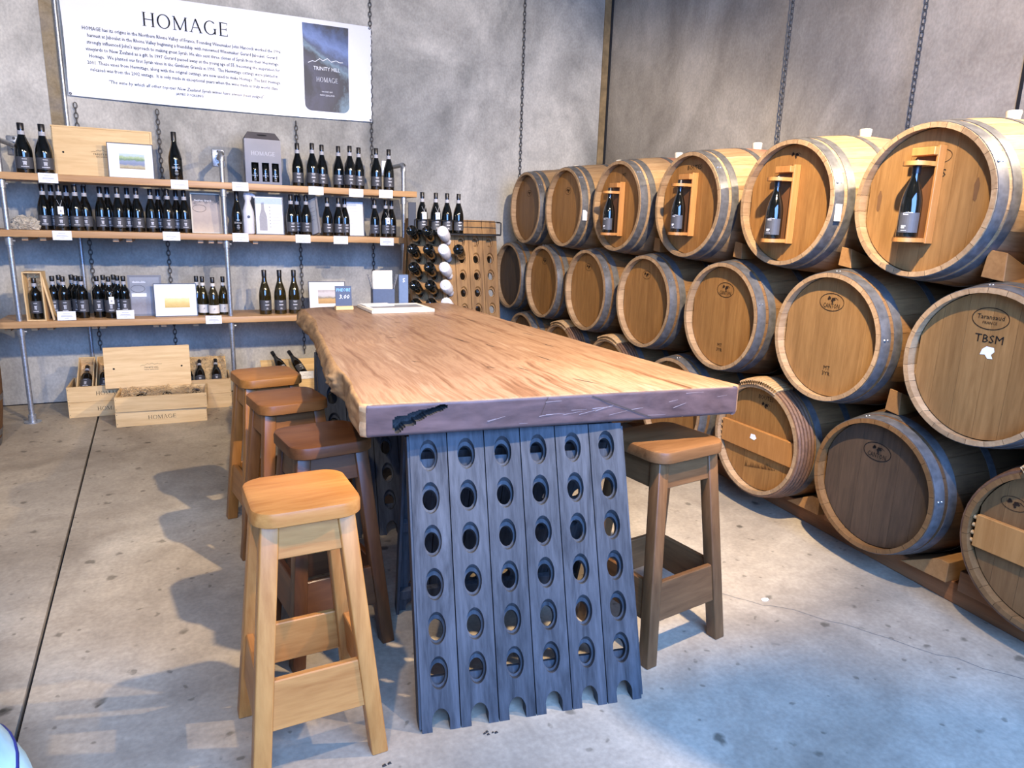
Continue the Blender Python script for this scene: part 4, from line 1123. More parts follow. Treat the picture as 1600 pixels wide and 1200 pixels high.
GREYB = board_mesh(.1115, .862, [.036+.126*k for k in range(7)], 'rack_grey')
def rack(label, loc, rz, spread, mesh, ncol, pitch, L, lean, mat, batten_z, name='riddling_rack', rear=True):
    o = thing(name, label, 'riddling rack', loc, (0, 0, rz), 'riddling racks')
    W_ = ncol*pitch
    for side in ((0, 1) if rear else (0,)):
        for i in range(ncol):
            x = -W_/2+pitch*(i+.5)
            if side == 0: b = put('drilled_board', mesh, o, (x, 0, .006*math.cos(i*2.1)*0), (-lean, 0, 0))
            else: b = put('drilled_board', mesh, o, (x, spread, 0), (-lean, 0, PI))
        for bz in batten_z:
            mb = MB(); mb.box((-W_/2+.004, .037, bz-.022), (W_/2-.004, .058, bz+.022), .001)
            mb.build('batten', mat, o, loc=(0, 0 if side == 0 else spread, 0), rot=(-lean, 0, PI if side else 0))
        for s in (-1, 1):
            mb = MB(); mb.box((s*(W_/2+.001)-.005, .004, .01), (s*(W_/2+.001)+.005, .062, L-.01), .001)
            mb.build('side_rail', mat, o, loc=(0, 0 if side == 0 else spread, 0), rot=(-lean, 0, PI if side else 0))
    return o
RZ = math.radians(-9)
rack('weathered blue-grey riddling rack carrying the near end of the table', (-2.832, -4.405, 0), RZ, .70, GREYB, 6, .1148, .862, LEAN, 'rack_grey', (.12, .46, .76))
rack('weathered blue-grey riddling rack carrying the far end of the table', (-2.862, -3.055, 0), math.radians(-4), .70, GREYB, 6, .1148, .862, LEAN, 'rack_grey', (.12, .46, .76))
LB = math.radians(11)
PB = .1188
BRB = board_mesh(PB-.0035, 1.475, [.240+.1335*k for k in range(9)], 'rack_brown', rx=.0285, rz=.046, th=.034, half=False)
RX, RY = -1.806, -.985
rk = rack('tall golden-brown riddling rack holding bottles beside the barrels', (RX, RY, 0), 0, .66, BRB, 6, PB, 1.475, LB, 'rack_brown', (.05, .62, 1.30))
# black steel ledge along the rack top
mb = MB(); zl, yl = 1.338, RY+1.338*math.tan(LB)-.115
mb.box((-.352, yl-RY, zl-.006), (.352, yl-RY+.10, zl), 0); mb.build('steel_ledge', 'black_metal', rk)
mb = MB(); yy = yl-RY
mb.tube([(-.352, yy, zl+.004), (.348, yy, zl+.004)], .0045, 6); mb.tube([(-.352, yy, zl+.100), (.338, yy, zl+.100), (.350, yy+.004, zl+.094), (.352, yy+.09, zl+.094)], .0035, 6); mb.tube([(.350, yy, zl), (.350, yy, zl+.094)], .006, 6); mb.tube([(-.352, yy, zl), (-.352, yy, zl+.1)], .004, 6)
mb.build('steel_rail', 'black_metal', rk)
for i, (x, tg) in enumerate(((-2.085, 1), (-1.978, 1), (-1.888, 0), (-1.795, 0))):
    nm = ('leftmost', 'second', 'third', 'rightmost')[i]
    bottle('lines', (x, yl+.05, zl+.0005), '%s bottle standing on the brown riddling rack ledge%s' % (nm, ', white tag' if tg else ''), 'bottles on the rack ledge', s=1.0, hang=bool(tg))
mb = MB(); mb.box((-.028, -.04, 0), (.028, .04, .225), .001)
o = mb.build('dark_carton', 'dark_card', loc=(-2.165, yl+.05, zl+.0005), rot=(0, 0, -.25)); tag(o, 'narrow dark carton left of the bottles on the rack ledge', 'carton')
# bottles pushed neck first into the rack
tb = LB+math.radians(9)
dv = Vector((.449, .838, -.31)).normalized()
rows_w = ['top', 'second', 'third', 'fourth', 'fifth']
for col in range(4):
    for ri in range(5):
        if col == 3 and ri != 1: continue
        zb = .240+.1335*(8-ri)
        hole = Vector((RX-6*PB/2+PB*(col+.5), RY+zb*math.sin(LB), zb*math.cos(LB)))
        p = hole-dv*(.245 if col != 2 else .255)
        rot = dv.to_track_quat('Z', 'X').to_euler()
        pos = ('first', 'second', 'third', 'fourth')[col]
        if col == 2:
            q = thing('wrapped_bottle', 'white tissue-wrapped bottle, %s row down in the brown riddling rack' % rows_w[ri], 'bottle', p, rot, 'wrapped bottles in the rack'); put('tissue', WR, q)
            mb = MB(); 
            for k in range(9): mb.tube([(.022*math.cos(k*.7), .022*math.sin(k*.7), -.0005), (.012*math.cos(k*.7+1.2), .012*math.sin(k*.7+1.2), -.003), (.026*math.cos(k*.7+.8), .026*math.sin(k*.7+.8), -.0005)], .0022, 5)
            mb.build('tissue_folds', 'tissue', q, smooth=60)
        else:
            lab = ('lone dark bottle right of the tissue-wrapped column in the brown rack' if col == 3 else 'dark bottle base, %s column from left, %s row down, brown riddling rack' % (pos, rows_w[ri]))
            bottle('plain', p, lab, 'bottles lying in the riddling rack', rot=rot)

# ------------------------------------------------------------------ table slab
def tabletop():
    TZ, BZ = .92, .82
    left = [(-3.131, -1.92, .045), (-3.134, -2.25, .055), (-3.137, -2.37, .035), (-3.178, -2.69, .012), (-3.193, -2.93, .018), (-3.23, -3.34, .026), (-3.246, -3.60, .030), (-3.248, -3.68, -.004), (-3.247, -3.77, .012), (-3.27, -3.98, .012), (-3.278, -4.09, .004)]
    front = [(-3.262, -4.106, 0), (-2.03, -4.236, 0)]
    right = [(-2.006, -4.215, .0), (-2.036, -4.05, .006), (-2.06, -3.75, .008), (-2.083, -3.45, .006), (-2.12, -2.85, .008), (-2.15, -2.6, .008), (-2.163, -2.09, .006), (-2.195, -1.76, .0)]
    back = [(-2.25, -1.728, 0), (-2.46, -1.74, .004), (-2.79, -1.79, .006), (-3.04, -1.835, .012), (-3.10, -1.865, .03)]
    P = []
    def seg(pts, step, kind):
        for a, b in zip(pts, pts[1:]):
            d = math.hypot(b[0]-a[0], b[1]-a[1]); n = max(1, int(d/step))
            for k in range(n):
                t = k/n; P.append((a[0]+(b[0]-a[0])*t, a[1]+(b[1]-a[1])*t, a[2]+(b[2]-a[2])*t, kind))
    seg(left+[front[0]], .02, 'l'); seg(front, .0062, 'f'); seg([front[1]]+right+[back[0]], .05, 'r'); seg(back+[left[0]], .03, 'b')
    n = len(P)
    nrm = []
    for i in range(n):
        a, b = P[i-3], P[(i+3) % n]; t = Vector((b[0]-a[0], b[1]-a[1], 0)).normalized()
        nrm.append(Vector((t.y, -t.x, 0)))
    cx, cy = sum(p[0] for p in P)/n, sum(p[1] for p in P)/n
    # make sure normals point outwards
    s = sum(1 if nrm[i].dot(Vector((P[i][0]-cx, P[i][1]-cy, 0))) > 0 else -1 for i in range(n))
    if s < 0: nrm = [-v for v in nrm]
    K = 40
    bm = bmesh.new(); rings = []; deep = {}
    def crackd(sx, z):
        # opening of the knot hole in the end grain: s along the front from its left corner
        if not .075 < sx < .232: return 0
        t = (sx-.075)/.157
        mid = .857+.047*t; hw = (.019*(1-t)**.6+.0035)*min(1, .25+t/.10)
        hw *= 1+.18*math.sin(sx*95)+.10*math.sin(sx*210)
        lo = mid-hw*(1.2 if t < .4 else .8); hi = mid+hw*.8
        return .045 if lo < z < hi else 0
    f0 = Vector((front[0][0], front[0][1], 0))
    for k in range(K+1):
        t = k/K; z = TZ-(TZ-BZ)*t; ring = []
        for i, (x, y, off, kind) in enumerate(P):
            edge = min(1, min(t, 1-t)/.12)
            rd = -.010*(1-math.sqrt(max(0, 1-(1-edge)**2)))
            o_ = rd
            if kind == 'l':
                body = math.sin(PI*min(1, max(0, t*.95+.02)))
                nz = noise.noise(Vector((x*9, y*9, z*14)))*.012+noise.noise(Vector((x*30, y*30, z*40)))*.006
                burl = math.exp(-((y+3.58)/.075)**2)
                o_ += (off+nz)*max(0, body)**.7+burl*noise.noise(Vector((x*45, y*45, z*60)))*.016*body
            elif kind == 'b': o_ += off*math.sin(PI*t)
            elif kind == 'r': o_ += off*math.sin(PI*t)+.002*noise.noise(Vector((x*6, y*6, z*9)))
            elif kind == 'f': o_ += .0012*noise.noise(Vector((x*25, y*25, z*25)))
            d = 0
            if kind == 'f':
                d = crackd((Vector((x, y, 0))-f0).length, z)
            p = Vector((x, y, z))+nrm[i]*(o_-d)
            if d: deep[(k, i)] = 1
            ring.append(bm.verts.new(p))
        rings.append(ring)
    for k in range(K):
        for i in range(n):
            j = (i+1) % n
            fc = bm.faces.new((rings[k][i], rings[k][j], rings[k+1][j], rings[k+1][i]))
            kd = P[i][3]
            fc.material_index = {'l': 2, 'f': 1, 'r': 0, 'b': 0}[kd]
            if any((a, b) in deep for a, b in ((k, i), (k, j), (k+1, i), (k+1, j))): fc.material_index = 3
            if k == 0 and kd == 'f': fc.material_index = 0
    tf = bm.faces.new(rings[0]); bf = bm.faces.new(rings[-1][::-1])
    bmesh.ops.triangulate(bm, faces=[tf, bf])
    bmesh.ops.recalc_face_normals(bm, faces=bm.faces)
    me = bpy.data.meshes.new('slab'); bm.to_mesh(me); bm.free(); return me
# timber materials of the slab
def slab_top_mat():
    m, nt, b = nodes_of('slab_face')
    b.inputs['Roughness'].default_value = .42; b.inputs['Specular IOR Level'].default_value = .4
    tc = N(nt, 'ShaderNodeTexCoord'); mp = N(nt, 'ShaderNodeMapping'); mp.inputs['Scale'].default_value = (1, .055, 1)
    wn = N(nt, 'ShaderNodeTexNoise', i_Scale=1.6, i_Detail=2.0)
    nt.links.new(tc.outputs['Object'], wn.inputs['Vector'])
    ll = N(nt, 'ShaderNodeMix', data_type='RGBA', blend_type='LINEAR_LIGHT'); ll.inputs[0].default_value = .06
    nt.links.new(tc.outputs['Object'], ll.inputs[6]); nt.links.new(wn.outputs['Color'], ll.inputs[7])
    nt.links.new(ll.outputs[2], mp.inputs['Vector'])
    n1 = N(nt, 'ShaderNodeTexNoise', i_Scale=11.0, i_Detail=7.0, i_Roughness=.6, i_Distortion=.25)
    n2 = N(nt, 'ShaderNodeTexNoise', i_Scale=60.0, i_Detail=4.0, i_Roughness=.6)
    n3 = N(nt, 'ShaderNodeTexNoise', i_Scale=1.7, i_Detail=3.0)
    nt.links.new(mp.outputs[0], n1.inputs['Vector']); nt.links.new(mp.outputs[0], n2.inputs['Vector']); nt.links.new(tc.outputs['Object'], n3.inputs['Vector'])
    r1 = ramp(nt, [(.34, (.105, .048, .022)), (.42, (.24, .127, .064)), (.50, (.365, .228, .132)), (.565, (.27, .152, .081)), (.66, (.43, .29, .182))])
    mx = N(nt, 'ShaderNodeMix', data_type='FLOAT'); mx.inputs[0].default_value = .32
    nt.links.new(n1.outputs['Fac'], mx.inputs[2]); nt.links.new(n2.outputs['Fac'], mx.inputs[3]); nt.links.new(mx.outputs[0], r1.inputs['Fac'])
    r3 = ramp(nt, [(.35, (.82, .78, .74)), (.65, (1.08, 1.06, 1.04))]); nt.links.new(n3.outputs['Fac'], r3.inputs['Fac'])
    mu = N(nt, 'ShaderNodeMix', data_type='RGBA', blend_type='MULTIPLY'); mu.inputs[0].default_value = 1
    nt.links.new(r1.outputs[0], mu.inputs[6]); nt.links.new(r3.outputs[0], mu.inputs[7]); nt.links.new(mu.outputs[2], b.inputs['Base Color'])
    bp = N(nt, 'ShaderNodeBump', i_Strength=.12, i_Distance=.003); nt.links.new(mx.outputs[0], bp.inputs['Height']); nt.links.new(bp.outputs['Normal'], b.inputs['Normal'])
    return m
MT['slab_face'] = slab_top_mat()
MT['slab_end'] = wood('slab_end_grain', (.032, .017, .014), (.145, .088, .078), 'X', 7, 3.5, .42, (.25, .75), .12, vary=0, distort=2.2)
MT['slab_bark'] = wood('slab_live_edge', (.15, .075, .03), (.50, .30, .13), 'Y', 9, 2.5, .75, (.30, .66), .6, vary=0, distort=1.5)
MT['slab_void'] = plain('charred_void', (.022, .020, .018), .8, bump=.8, bscale=120, vary=.5)
tt = thing('table_slab', 'thick live-edge timber tabletop resting on two riddling racks', 'table', (-2.64, -3.0, 0))
me = tabletop()
for v in me.vertices: v.co -= Vector((-2.64, -3.0, 0))
for m in ('slab_face', 'slab_end', 'slab_bark', 'slab_void'): me.materials.append(MT[m])
me.shade_smooth(); me.set_sharp_from_angle(angle=math.radians(42))
put('slab', me, tt)
# cracks and knots in the top
rs = random.Random(12)
MT['knot'] = plain('dark_crack_filler', (.045, .03, .02), .6)
for (x, y, L_, a) in ((-2.62, -3.15, .16, -.5), (-2.40, -2.95, .10, -.3), (-2.30, -3.35, .10, -.35), (-2.62, -3.78, .09, -.2), (-2.72, -3.72, .05, .5), (-2.55, -3.30, .09, -.4), (-2.9, -3.0, .05, 1.2), (-2.45, -3.62, .14, -.45), (-2.25, -3.05, .12, -.3), (-2.75, -2.55, .06, .3), (-2.35, -2.55, .14, -.2), (-2.5, -4.02, .12, .15), (-2.95, -3.55, .05, .8)):
    a = PI/2+a*.5+.35
    mb = MB(); c, s_ = math.cos(a), math.sin(a); pts = []
    m_ = 7
    up = [(-L_/2+L_*k/m_, .0045*math.sin(PI*k/m_)*rs.uniform(.3, 1.3)+rs.uniform(-.001, .001)) for k in range(m_+1)]
    dn = [(px, -.0028*math.sin(PI*k/m_)*rs.uniform(.3, 1.2)) for k, (px, _) in list(enumerate(up))[1:-1]][::-1]
    mb.poly([(px*c-py*s_, px*s_+py*c, 0) for px, py in up+dn])
    put('surface_crack', mb.mesh('surface_crack', 'knot', fix=False), tt, (x+2.64, y+3.0, .9206))
# pale sap scratches across the end grain
MT['sap'] = plain('pale_sap_scratch', (.30, .25, .24), .6)
mb = MB()
fa, fb = Vector((-3.262, -4.106, 0)), Vector((-2.03, -4.236, 0)); fd = (fb-fa).normalized(); fn = Vector((fd.y, -fd.x, 0))
if fn.y > 0: fn = -fn
for _ in range(22):
    s0 = rs.uniform(.35, 1.2); z0 = rs.uniform(.832, .905); L_ = rs.uniform(.02, .09); sl = rs.uniform(-.1, .75); w_ = rs.uniform(.0003, .0008)
    s1, z1 = s0+L_, z0+L_*sl*.5
    if z1 > .908 or s1 > 1.2: continue
    A = fa+fd*s0+fn*.0021; B = fa+fd*s1+fn*.0021
    mb.poly([A+Vector((0, 0, z0)), B+Vector((0, 0, z1)), B+Vector((0, 0, z1+w_)), A+Vector((0, 0, z0+w_*2))])
put('sap_scratch', mb.mesh('sap_scratch', 'sap', fix=False), tt, (2.64, 3.0, 0))
mb = MB(); A, B = fa+fd*.70+fn*.002, fa+fd*.915+fn*.002
mb.poly([A+Vector((0, 0, .910)), B+Vector((0, 0, .828)), B+Vector((0, 0, .832)), A+Vector((0, 0, .9135))]); put('end_split', mb.mesh('end_split', 'knot', fix=False), tt, (2.64, 3.0, 0))
mb = MB(); A, B = fa+fd*.55+fn*.002, fa+fd*.53+fn*.002
mb.poly([A+Vector((0, 0, .915)), B+Vector((0, 0, .86)), B+Vector((0, 0, .86))+fd*.0015, A+Vector((0, 0, .915))+fd*.002]); put('end_split', mb.mesh('end_split', 'knot', fix=False), tt, (2.64, 3.0, 0))

# ------------------------------------------------------------------ stools
def round_rect(w, d, r_, n=7):
    pts = []
    for cx, cy, a0 in ((w/2-r_, d/2-r_, 0), (-w/2+r_, d/2-r_, PI/2), (-w/2+r_, -d/2+r_, PI), (w/2-r_, -d/2+r_, 1.5*PI)):
        for k in range(n+1): pts.append((cx+r_*math.cos(a0+PI/2*k/n), cy+r_*math.sin(a0+PI/2*k/n)))
    return pts
def stool(loc, rz, mi, label, H=.735, sw=.272, sd=.272, tx=.094, ty=.086, bx=.155, by=.152):
    o = thing('bar_stool', label, 'stool', loc, (0, 0, rz), 'wooden bar stools')
    ms, ml, mr_, mside = SW[mi]
    mb = MB(); prev = None; first = None
    lay = [(-.006, H-.042), (0, H-.038), (0, H-.010), (-.003, H-.003), (-.010, H)]
    for inset, z in lay:
        ring = [mb.bm.verts.new((x, y, z)) for x, y in round_rect(sw+2*inset, sd+2*inset, .058+inset)]
        if prev:
            for k in range(len(ring)): mb.bm.faces.new((prev[k], prev[(k+1) % len(ring)], ring[(k+1) % len(ring)], ring[k]))
        else: first = ring
        prev = ring
    mb.bm.faces.new(prev); mb.bm.faces.new(first[::-1]); mb.build('seat', ms, o, smooth=40)
    c = .0225; zt = H-.041
    def at(sx, sy, z): t = 1-z/zt; return sx*(tx+(bx-tx)*t), sy*(ty+(by-ty)*t)
    for sx in (-1, 1):
        for sy in (-1, 1):
            pts = []
            for z in (0, zt):
                x, y = at(sx, sy, z)
                pts += [(x-c, y-c, z), (x+c, y-c, z), (x+c, y+c, z), (x-c, y+c, z)]
            mb = MB(); mb.hexa(pts, .004, 2); mb.build('leg', ml, o, smooth=50)
    def rail(nm, za, zb, th=.020, out=.006):
        for sy in (-1, 1):
            xa, ya = at(1, sy, za); xb, yb = at(1, sy, zb); ya += sy*out; yb += sy*out
            xa -= c-.002; xb -= c-.002
            lo, hi = (ya-th/2, yb-th/2), (ya+th/2, yb+th/2)
            mb = MB(); mb.hexa([(-xa, lo[0], za), (xa, lo[0], za), (xa, hi[0], za), (-xa, hi[0], za), (-xb, lo[1], zb), (xb, lo[1], zb), (xb, hi[1], zb), (-xb, hi[1], zb)], .003); mb.build(nm, mr_, o)
        for sx in (-1, 1):
            xa, ya = at(sx, 1, za); xb, yb = at(sx, 1, zb); xa += sx*out; xb += sx*out
            ya -= c-.002; yb -= c-.002
            mb = MB(); mb.hexa([(xa-th/2, -ya, za), (xa+th/2, -ya, za), (xa+th/2, ya, za), (xa-th/2, ya, za), (xb-th/2, -yb, zb), (xb+th/2, -yb, zb), (xb+th/2, yb, zb), (xb-th/2, yb, zb)], .003); mb.build(nm, mside, o)
    rail('apron', H-.135, zt-.001); rail('foot_rail', .150, .285)
    return o
stool((-3.462, -4.215, 0), math.radians(3), 0, 'light honey-coloured bar stool nearest the camera, left of the table')
stool((-3.328, -3.735, 0), math.radians(9), 1, 'dark brown bar stool right behind the light honey-coloured one')
stool((-3.378, -3.185, 0), math.radians(10), 2, 'chestnut bar stool third from the camera, left of the table')
stool((-3.415, -2.72, 0), math.radians(10), 3, 'amber bar stool farthest from the camera, left of the table')
stool((-2.238, -4.135, 0), math.radians(9), 4, 'walnut bar stool alone on the right side of the table', sw=.322, sd=.288, tx=.115, ty=.095, bx=.168, by=.165)

# ------------------------------------------------------------------ things on the table
o = thing('chalkboard_sign', 'small chalkboard price sign on a pine foot, far left of the table', 'sign', (-2.915, -1.985, .9205), (0, 0, math.radians(2)))
mb = MB(); mb.box((-.050, -.022, 0), (.050, .022, .022), .002); mb.build('foot', 'pine', o)
mb = MB(); mb.box((-.046, -.004, .020), (.046, .002, .135), .001)
bd = mb.build('chalk_panel', 'slate', o, rot=(math.radians(-5), 0, 0))
put('lettering', text_mesh('PHEOBE', .026, 'chalk_blue', width=.080, shear=.1), bd, (0, -.0048, .104), FACE_Y)
put('lettering', text_mesh('3.00', .034, 'chalk_white', width=.060, shear=.2), bd, (.004, -.0048, .062), FACE_Y)
o = thing('menu_tray', 'white-framed picture panel lying flat at the far end of the table', 'tray', (-2.625, -2.03, .9205), (0, 0, math.radians(3)))
mb = MB(); mb.box((-.185, -.155, 0), (.185, .155, .018), .002); mb.build('panel', 'cream', o)
mb = MB(); mb.box((-.165, -.135, .018), (.165, .135, .0195)); mb.build('sheet', 'paper', o)
mb = MB(); mb.poly([(-.15, -.05, 0), (.15, -.05, 0), (.15, .07, 0), (-.15, .07, 0)]); put('photo_print', mb.mesh('photo_print', 'art_grey', fix=False), o, (0, -.01, .0203))
mb = MB(); mb.box((-.17, .02, 0), (.0, .15, .003)); mb.build('loose_leaf', 'paper', o, loc=(.0, 0, .0205), rot=(0, 0, .05))
o = thing('menu_box', 'dark blue box of cream menu cards with wire ends on the table', 'box', (-2.650, -1.825, .9205), (0, 0, math.radians(-5)))
w, d, h, t = .063, .045, .105, .004
for s in (-1, 1):
    mb = MB(); mb.box((-w, s*d-t/2, 0), (w, s*d+t/2, h)); mb.build('long_panel', 'slate', o)
    mb = MB(); mb.box((s*w-t/2, -d, 0), (s*w+t/2, d, h)); mb.build('end_panel', 'slate', o)
    mb = MB()
    x = s*.060
    for k in range(2): mb.tube([(x, -.02+k*.04, h-.02), (x+s*.028, -.02+k*.04, h+.085)], .0022, 6)
    for k in range(6): mb.tube([(x+s*.004*k, -.02, h+.005+.014*k), (x+s*.004*(k+.6), .02, h+.010+.014*k)], .0015, 5)
    mb.build('wire_end', 'galv', o, smooth=50)
mb = MB(); mb.box((-w, -d, 0), (w, d, .004)); mb.build('base_panel', 'slate', o)
for k in range(7):
    mb = MB(); mb.box((-.056, -.028+k*.009, .006), (.054, -.0265+k*.009, .213-.004*k)); mb.build('menu_card', 'cream', o, rot=(0, math.radians(rs.uniform(-2, 2)), 0), loc=(rs.uniform(-.004, .004), 0, 0))
o = thing('table_number', 'steel-blue upright block numbered five beside the menu box', 'block', (-2.525, -1.835, .9205), (0, 0, math.radians(-8)))
mb = MB(); mb.box((-.029, -.022, 0), (.029, .022, .188), .002); mb.build('block', 'slate_light', o)
put('lettering', text_mesh('5', .034, 'white_print'), o, (.002, -.0228, .143), FACE_Y)

# ------------------------------------------------------------------ banner
BX0, BX1, BZ0, BZ1 = -4.410, -2.268, 2.215, 2.932
o = thing('vinyl_banner', 'long white printed vinyl banner hung high on the back wall', 'banner', ((BX0+BX1)/2, WB-.03, BZ0))
bw, bh = BX1-BX0, BZ1-BZ0
def bdef(x, z):
    u_, v_ = (x+bw/2)/bw, z/bh
    y = -.006*math.sin(u_*7+v_*2)-.004*math.sin(v_*5+u_*3)-.006*math.exp(-((u_-v_*.25-.42)/.06)**2)*(1-v_)
    y += -.010*math.exp(-(u_/.02)**2)*math.sin(v_*PI)
    return y
mb = MB(); nx, nz = 160, 40
gv = [[mb.bm.verts.new((-bw/2+bw*i/nx+(.010*math.sin(PI*j/nz) if i == 0 else 0), bdef(-bw/2+bw*i/nx, bh*j/nz), bh*j/nz-.012*math.sin(PI*i/nx)*(1-j/nz))) for i in range(nx+1)] for j in range(nz+1)]
for j in range(nz):
    for i in range(nx): mb.bm.faces.new((gv[j][i], gv[j][i+1], gv[j+1][i+1], gv[j+1][i]))
mb.build('sheet', 'banner', o, smooth=60, fix=False)
def bput(me, x, z, nm='lettering', lift=.0055):
    """lay a flat print on the rippled sheet"""
    me = me.copy()
    cx, cz = x-(BX0+BX1)/2, z-BZ0
    for v in me.vertices:
        xx, zz = cx+v.co.x, cz+v.co.y
        v.co = Vector((xx, bdef(xx, zz)-lift, zz))
    put(nm, me, o)
bput(serif_word('HOMAGE', .092, 'ink', width=.565), -3.625, 2.728)
body = ['HOMAGE has its origins in the Northern Rhone Valley of France. Founding Winemaker John Hancock worked the 1996',
        'harvest at Jaboulet in the Rhone Valley beginning a friendship with renowned Winemaker Gerard Jaboulet. Gerard',
        "strongly influenced John's approach to making great Syrah. He also sent three clones of Syrah from their Hermitage",
        'vineyards to New Zealand as a gift. In 1997 Gerard passed away at the young age of 55; becoming the inspiration for',
        'Homage.  We planted our first Syrah vines in the Gimblett Gravels in 1995.  The Hermitage cuttings were planted in',
        '2001. These vines from Hermitage, along with the original cuttings, are now used to make Homage. The first Homage',
        'released was from the 2002 vintage.  It is only made in exceptional years when the wine made is truly world class.']
for i, t in enumerate(body):
    bput(text_mesh(t, .034, 'ink', width=(1.315, 1.26, 1.275, 1.295, 1.26, 1.29, 1.26)[i]), -3.628, 2.654-.0445*i)
bput(text_mesh('"The wine by which all other top-tier New Zealand Syrah wines have always been judged"', .032, 'ink', width=1.045, shear=.25), -3.628, 2.316)
bput(text_mesh('JAMES SUCKLING', .024, 'ink', width=.185), -3.632, 2.281)
# printed bottle on the banner
mb = MB()
pts = []
zs = [2.26+.05*(k/8)**1.6 for k in range(8)]+[2.31+(2.895-2.31)*k/14 for k in range(15)]
def pw(z): return .173 if z < 2.72 else .173+.004*(z-2.72)/.17
gv = []
for z in zs:
    wv = pw(z)
    if z < 2.31: wv = .173-.05*(1-math.sqrt(max(0, 1-((2.31-z)/.0501)**2)))
    gv.append([mb.bm.verts.new((wv*s_/6, z-2.26, 0)) for s_ in range(-6, 7)])
for a, b_ in zip(gv, gv[1:]):
    for k in range(12): mb.bm.faces.new((a[k], a[k+1], b_[k+1], b_[k]))
MT['banner_bottle'] = art('printed_bottle', [(.0, (.015, .02, .03)), (.12, (.05, .09, .20)), (.30, (.14, .22, .44)), (.45, (.05, .07, .13)), (.55, (.16, .25, .30)), (.66, (.02, .02, .025)), (.85, (.05, .05, .08)), (.95, (.015, .015, .02))], 3.2)
me = mb.mesh('bottle_print', 'banner_bottle', fix=False)
bput(me, -2.627, 2.262, 'bottle_print')
bput(ridge_mesh(.27, .045, .005, 'white_print'), -2.632, 2.612, 'skyline_print', .0085)
bput(text_mesh('TRINITY HILL', .040, 'white_print', width=.205), -2.625, 2.566, lift=.0085)
bput(serif_word('HOMAGE', .034, 'white_print', width=.165), -2.624, 2.482, lift=.0085)
bput(text_mesh("HAWKE'S BAY", .014, 'white_print', width=.085), -2.625, 2.405, lift=.0085)
bput(text_mesh('NEW ZEALAND', .016, 'white_print', width=.115), -2.625, 2.378, lift=.0085)
for x in (-bw/2+.012, bw/2-.012):
    for z in (.012, bh-.012):
        mb = MB(); mb.lathe([(.003, -.003), (.008, -.004), (.009, 0)], 12, 'Y', (x, bdef(x, z)-.001, z)); mb.build('eyelet', 'chain', o)

# ------------------------------------------------------------------ chains on the walls
def chain(x, y, z0, z1, label, axis='Y', dx=0):
    """links alternately turned, hanging straight"""
    mb = MB(); n = int((z1-z0)/.034); R_ = .0034
    for k in range(n):
        z = z0+(k+.5)*.034; ct = []
        for q in range(10):
            a = 2*PI*q/10; px, pz = .0115*math.cos(a), .0225*math.sin(a)
            ct.append((x+dx*(z-z0)+(px if k % 2 else 0), y+(0 if k % 2 else px), z+pz))
        mb.tube(ct, R_, 5, closed=True)
    return tag(mb.build('wall_chain', 'chain', smooth=60, fix=False), label, 'chain', 'steel chains hanging on the walls')
cy = WB-.024
chain(-4.378, cy, .40, 2.20, 'steel chain on the back wall below the banner\'s left end')
chain(-3.860, cy, .40, 2.18, 'steel chain on the back wall behind the lone top-shelf bottle')
chain(-2.875, cy, .30, 2.18, 'steel chain on the back wall behind the bottles right of the gift carton')
chain(-2.270, cy, .60, 4.2, 'steel chain on the back wall along the banner\'s right edge')
chain(-.905, cy, 1.2, 4.2, 'steel chain on the back wall left of the corner, above the barrels')
chain(-.075, -2.27, 1.3, 4.2, 'steel chain on the right wall above the fourth top-row barrel')
chain(-.075, -3.22, 1.3, 4.2, 'steel chain on the right wall above the fifth top-row barrel')

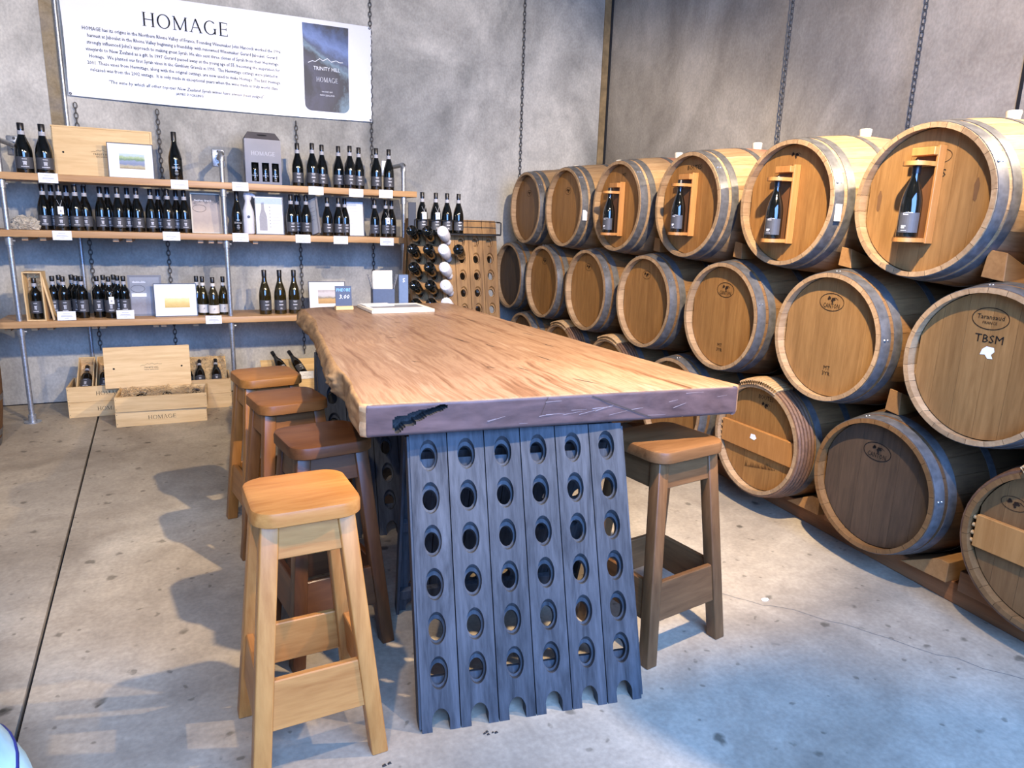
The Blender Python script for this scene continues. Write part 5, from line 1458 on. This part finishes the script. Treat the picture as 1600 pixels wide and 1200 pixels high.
# ------------------------------------------------------------------ odds and ends
b = barrel(-.98, 0, 'upright barrel at the left picture edge under the shelves', 'head_brown', 'dark', group='stacked oak barrels')
b.location = (-5.135, -.98, 0); b.rotation_euler = (0, -PI/2, 0)
mb = MB(); mb.poly([(-.016, -.004, 0), (-.004, -.012, 0), (.014, -.008, 0), (.018, .004, 0), (.004, .010, 0), (-.012, .008, 0)])
mb2 = MB(); mb2.prism([(-.016, -.004), (-.004, -.012), (.014, -.008), (.018, .004), (.004, .010), (-.012, .008)], .0002, .0022); mb.bm.free()
tag(mb2.build('paper_scrap', 'paper', loc=(-1.691, -4.147, 0)), 'torn white paper scrap on the floor right of the walnut stool', 'paper')
rs = random.Random(3)
MT['dirt'] = plain('dark_debris', (.03, .022, .016), .9)
for x, y, l in ((-2.985, -4.425, 'black crumbs of debris on the floor before the near riddling rack'), (-3.285, -4.43, 'tiny dark crumb by the honey stool\'s foot')):
    mb = MB()
    for k in range(5 if 'crumbs' in l else 2):
        a, b_ = rs.uniform(-.02, .02), rs.uniform(-.012, .012); s_ = rs.uniform(.003, .007)
        mb.hexa([(a-s_, b_-s_*.6, 0), (a+s_, b_-s_*.4, 0), (a+s_*.7, b_+s_, 0), (a-s_*.8, b_+s_*.7, 0), (a-s_*.6, b_-s_*.3, .004), (a+s_*.5, b_-s_*.2, .003), (a+s_*.4, b_+s_*.5, .004), (a-s_*.4, b_+s_*.4, .003)])
    tag(mb.build('floor_debris', 'dirt', loc=(x, y, 0)), l, 'debris', kind='stuff')
# pale turquoise rounded jar cut by the lower left corner, stand-in for an unidentified object
o = thing('turquoise_item', 'pale turquoise rounded jar with a navy line, cut by the lower-left corner', 'item', (-4.308, -4.456, 0))
prof = [(0, .0), (.16, .0), (.20, .03), (.243, .10), (.252, .17), (.240, .24), (.215, .31), (.180, .39), (.13, .46), (.09, .49), (.08, .52), (.09, .54), (.08, .54), (.068, .51), (.0, .48)]
mb = MB(); mb.lathe(prof, 40); mb.build('body', 'item', o, smooth=50)
mb = MB(); pts = []
for k in range(40):
    a = 2*PI*k/40; z = .27+.035*math.sin(2*a+.5)
    rr_ = .2285-.36*(z-.27)
    pts.append((rr_*math.cos(a), rr_*math.sin(a), z))
mb.tube(pts, .005, 6, closed=True); mb.build('painted_line', 'navy', o, smooth=60)
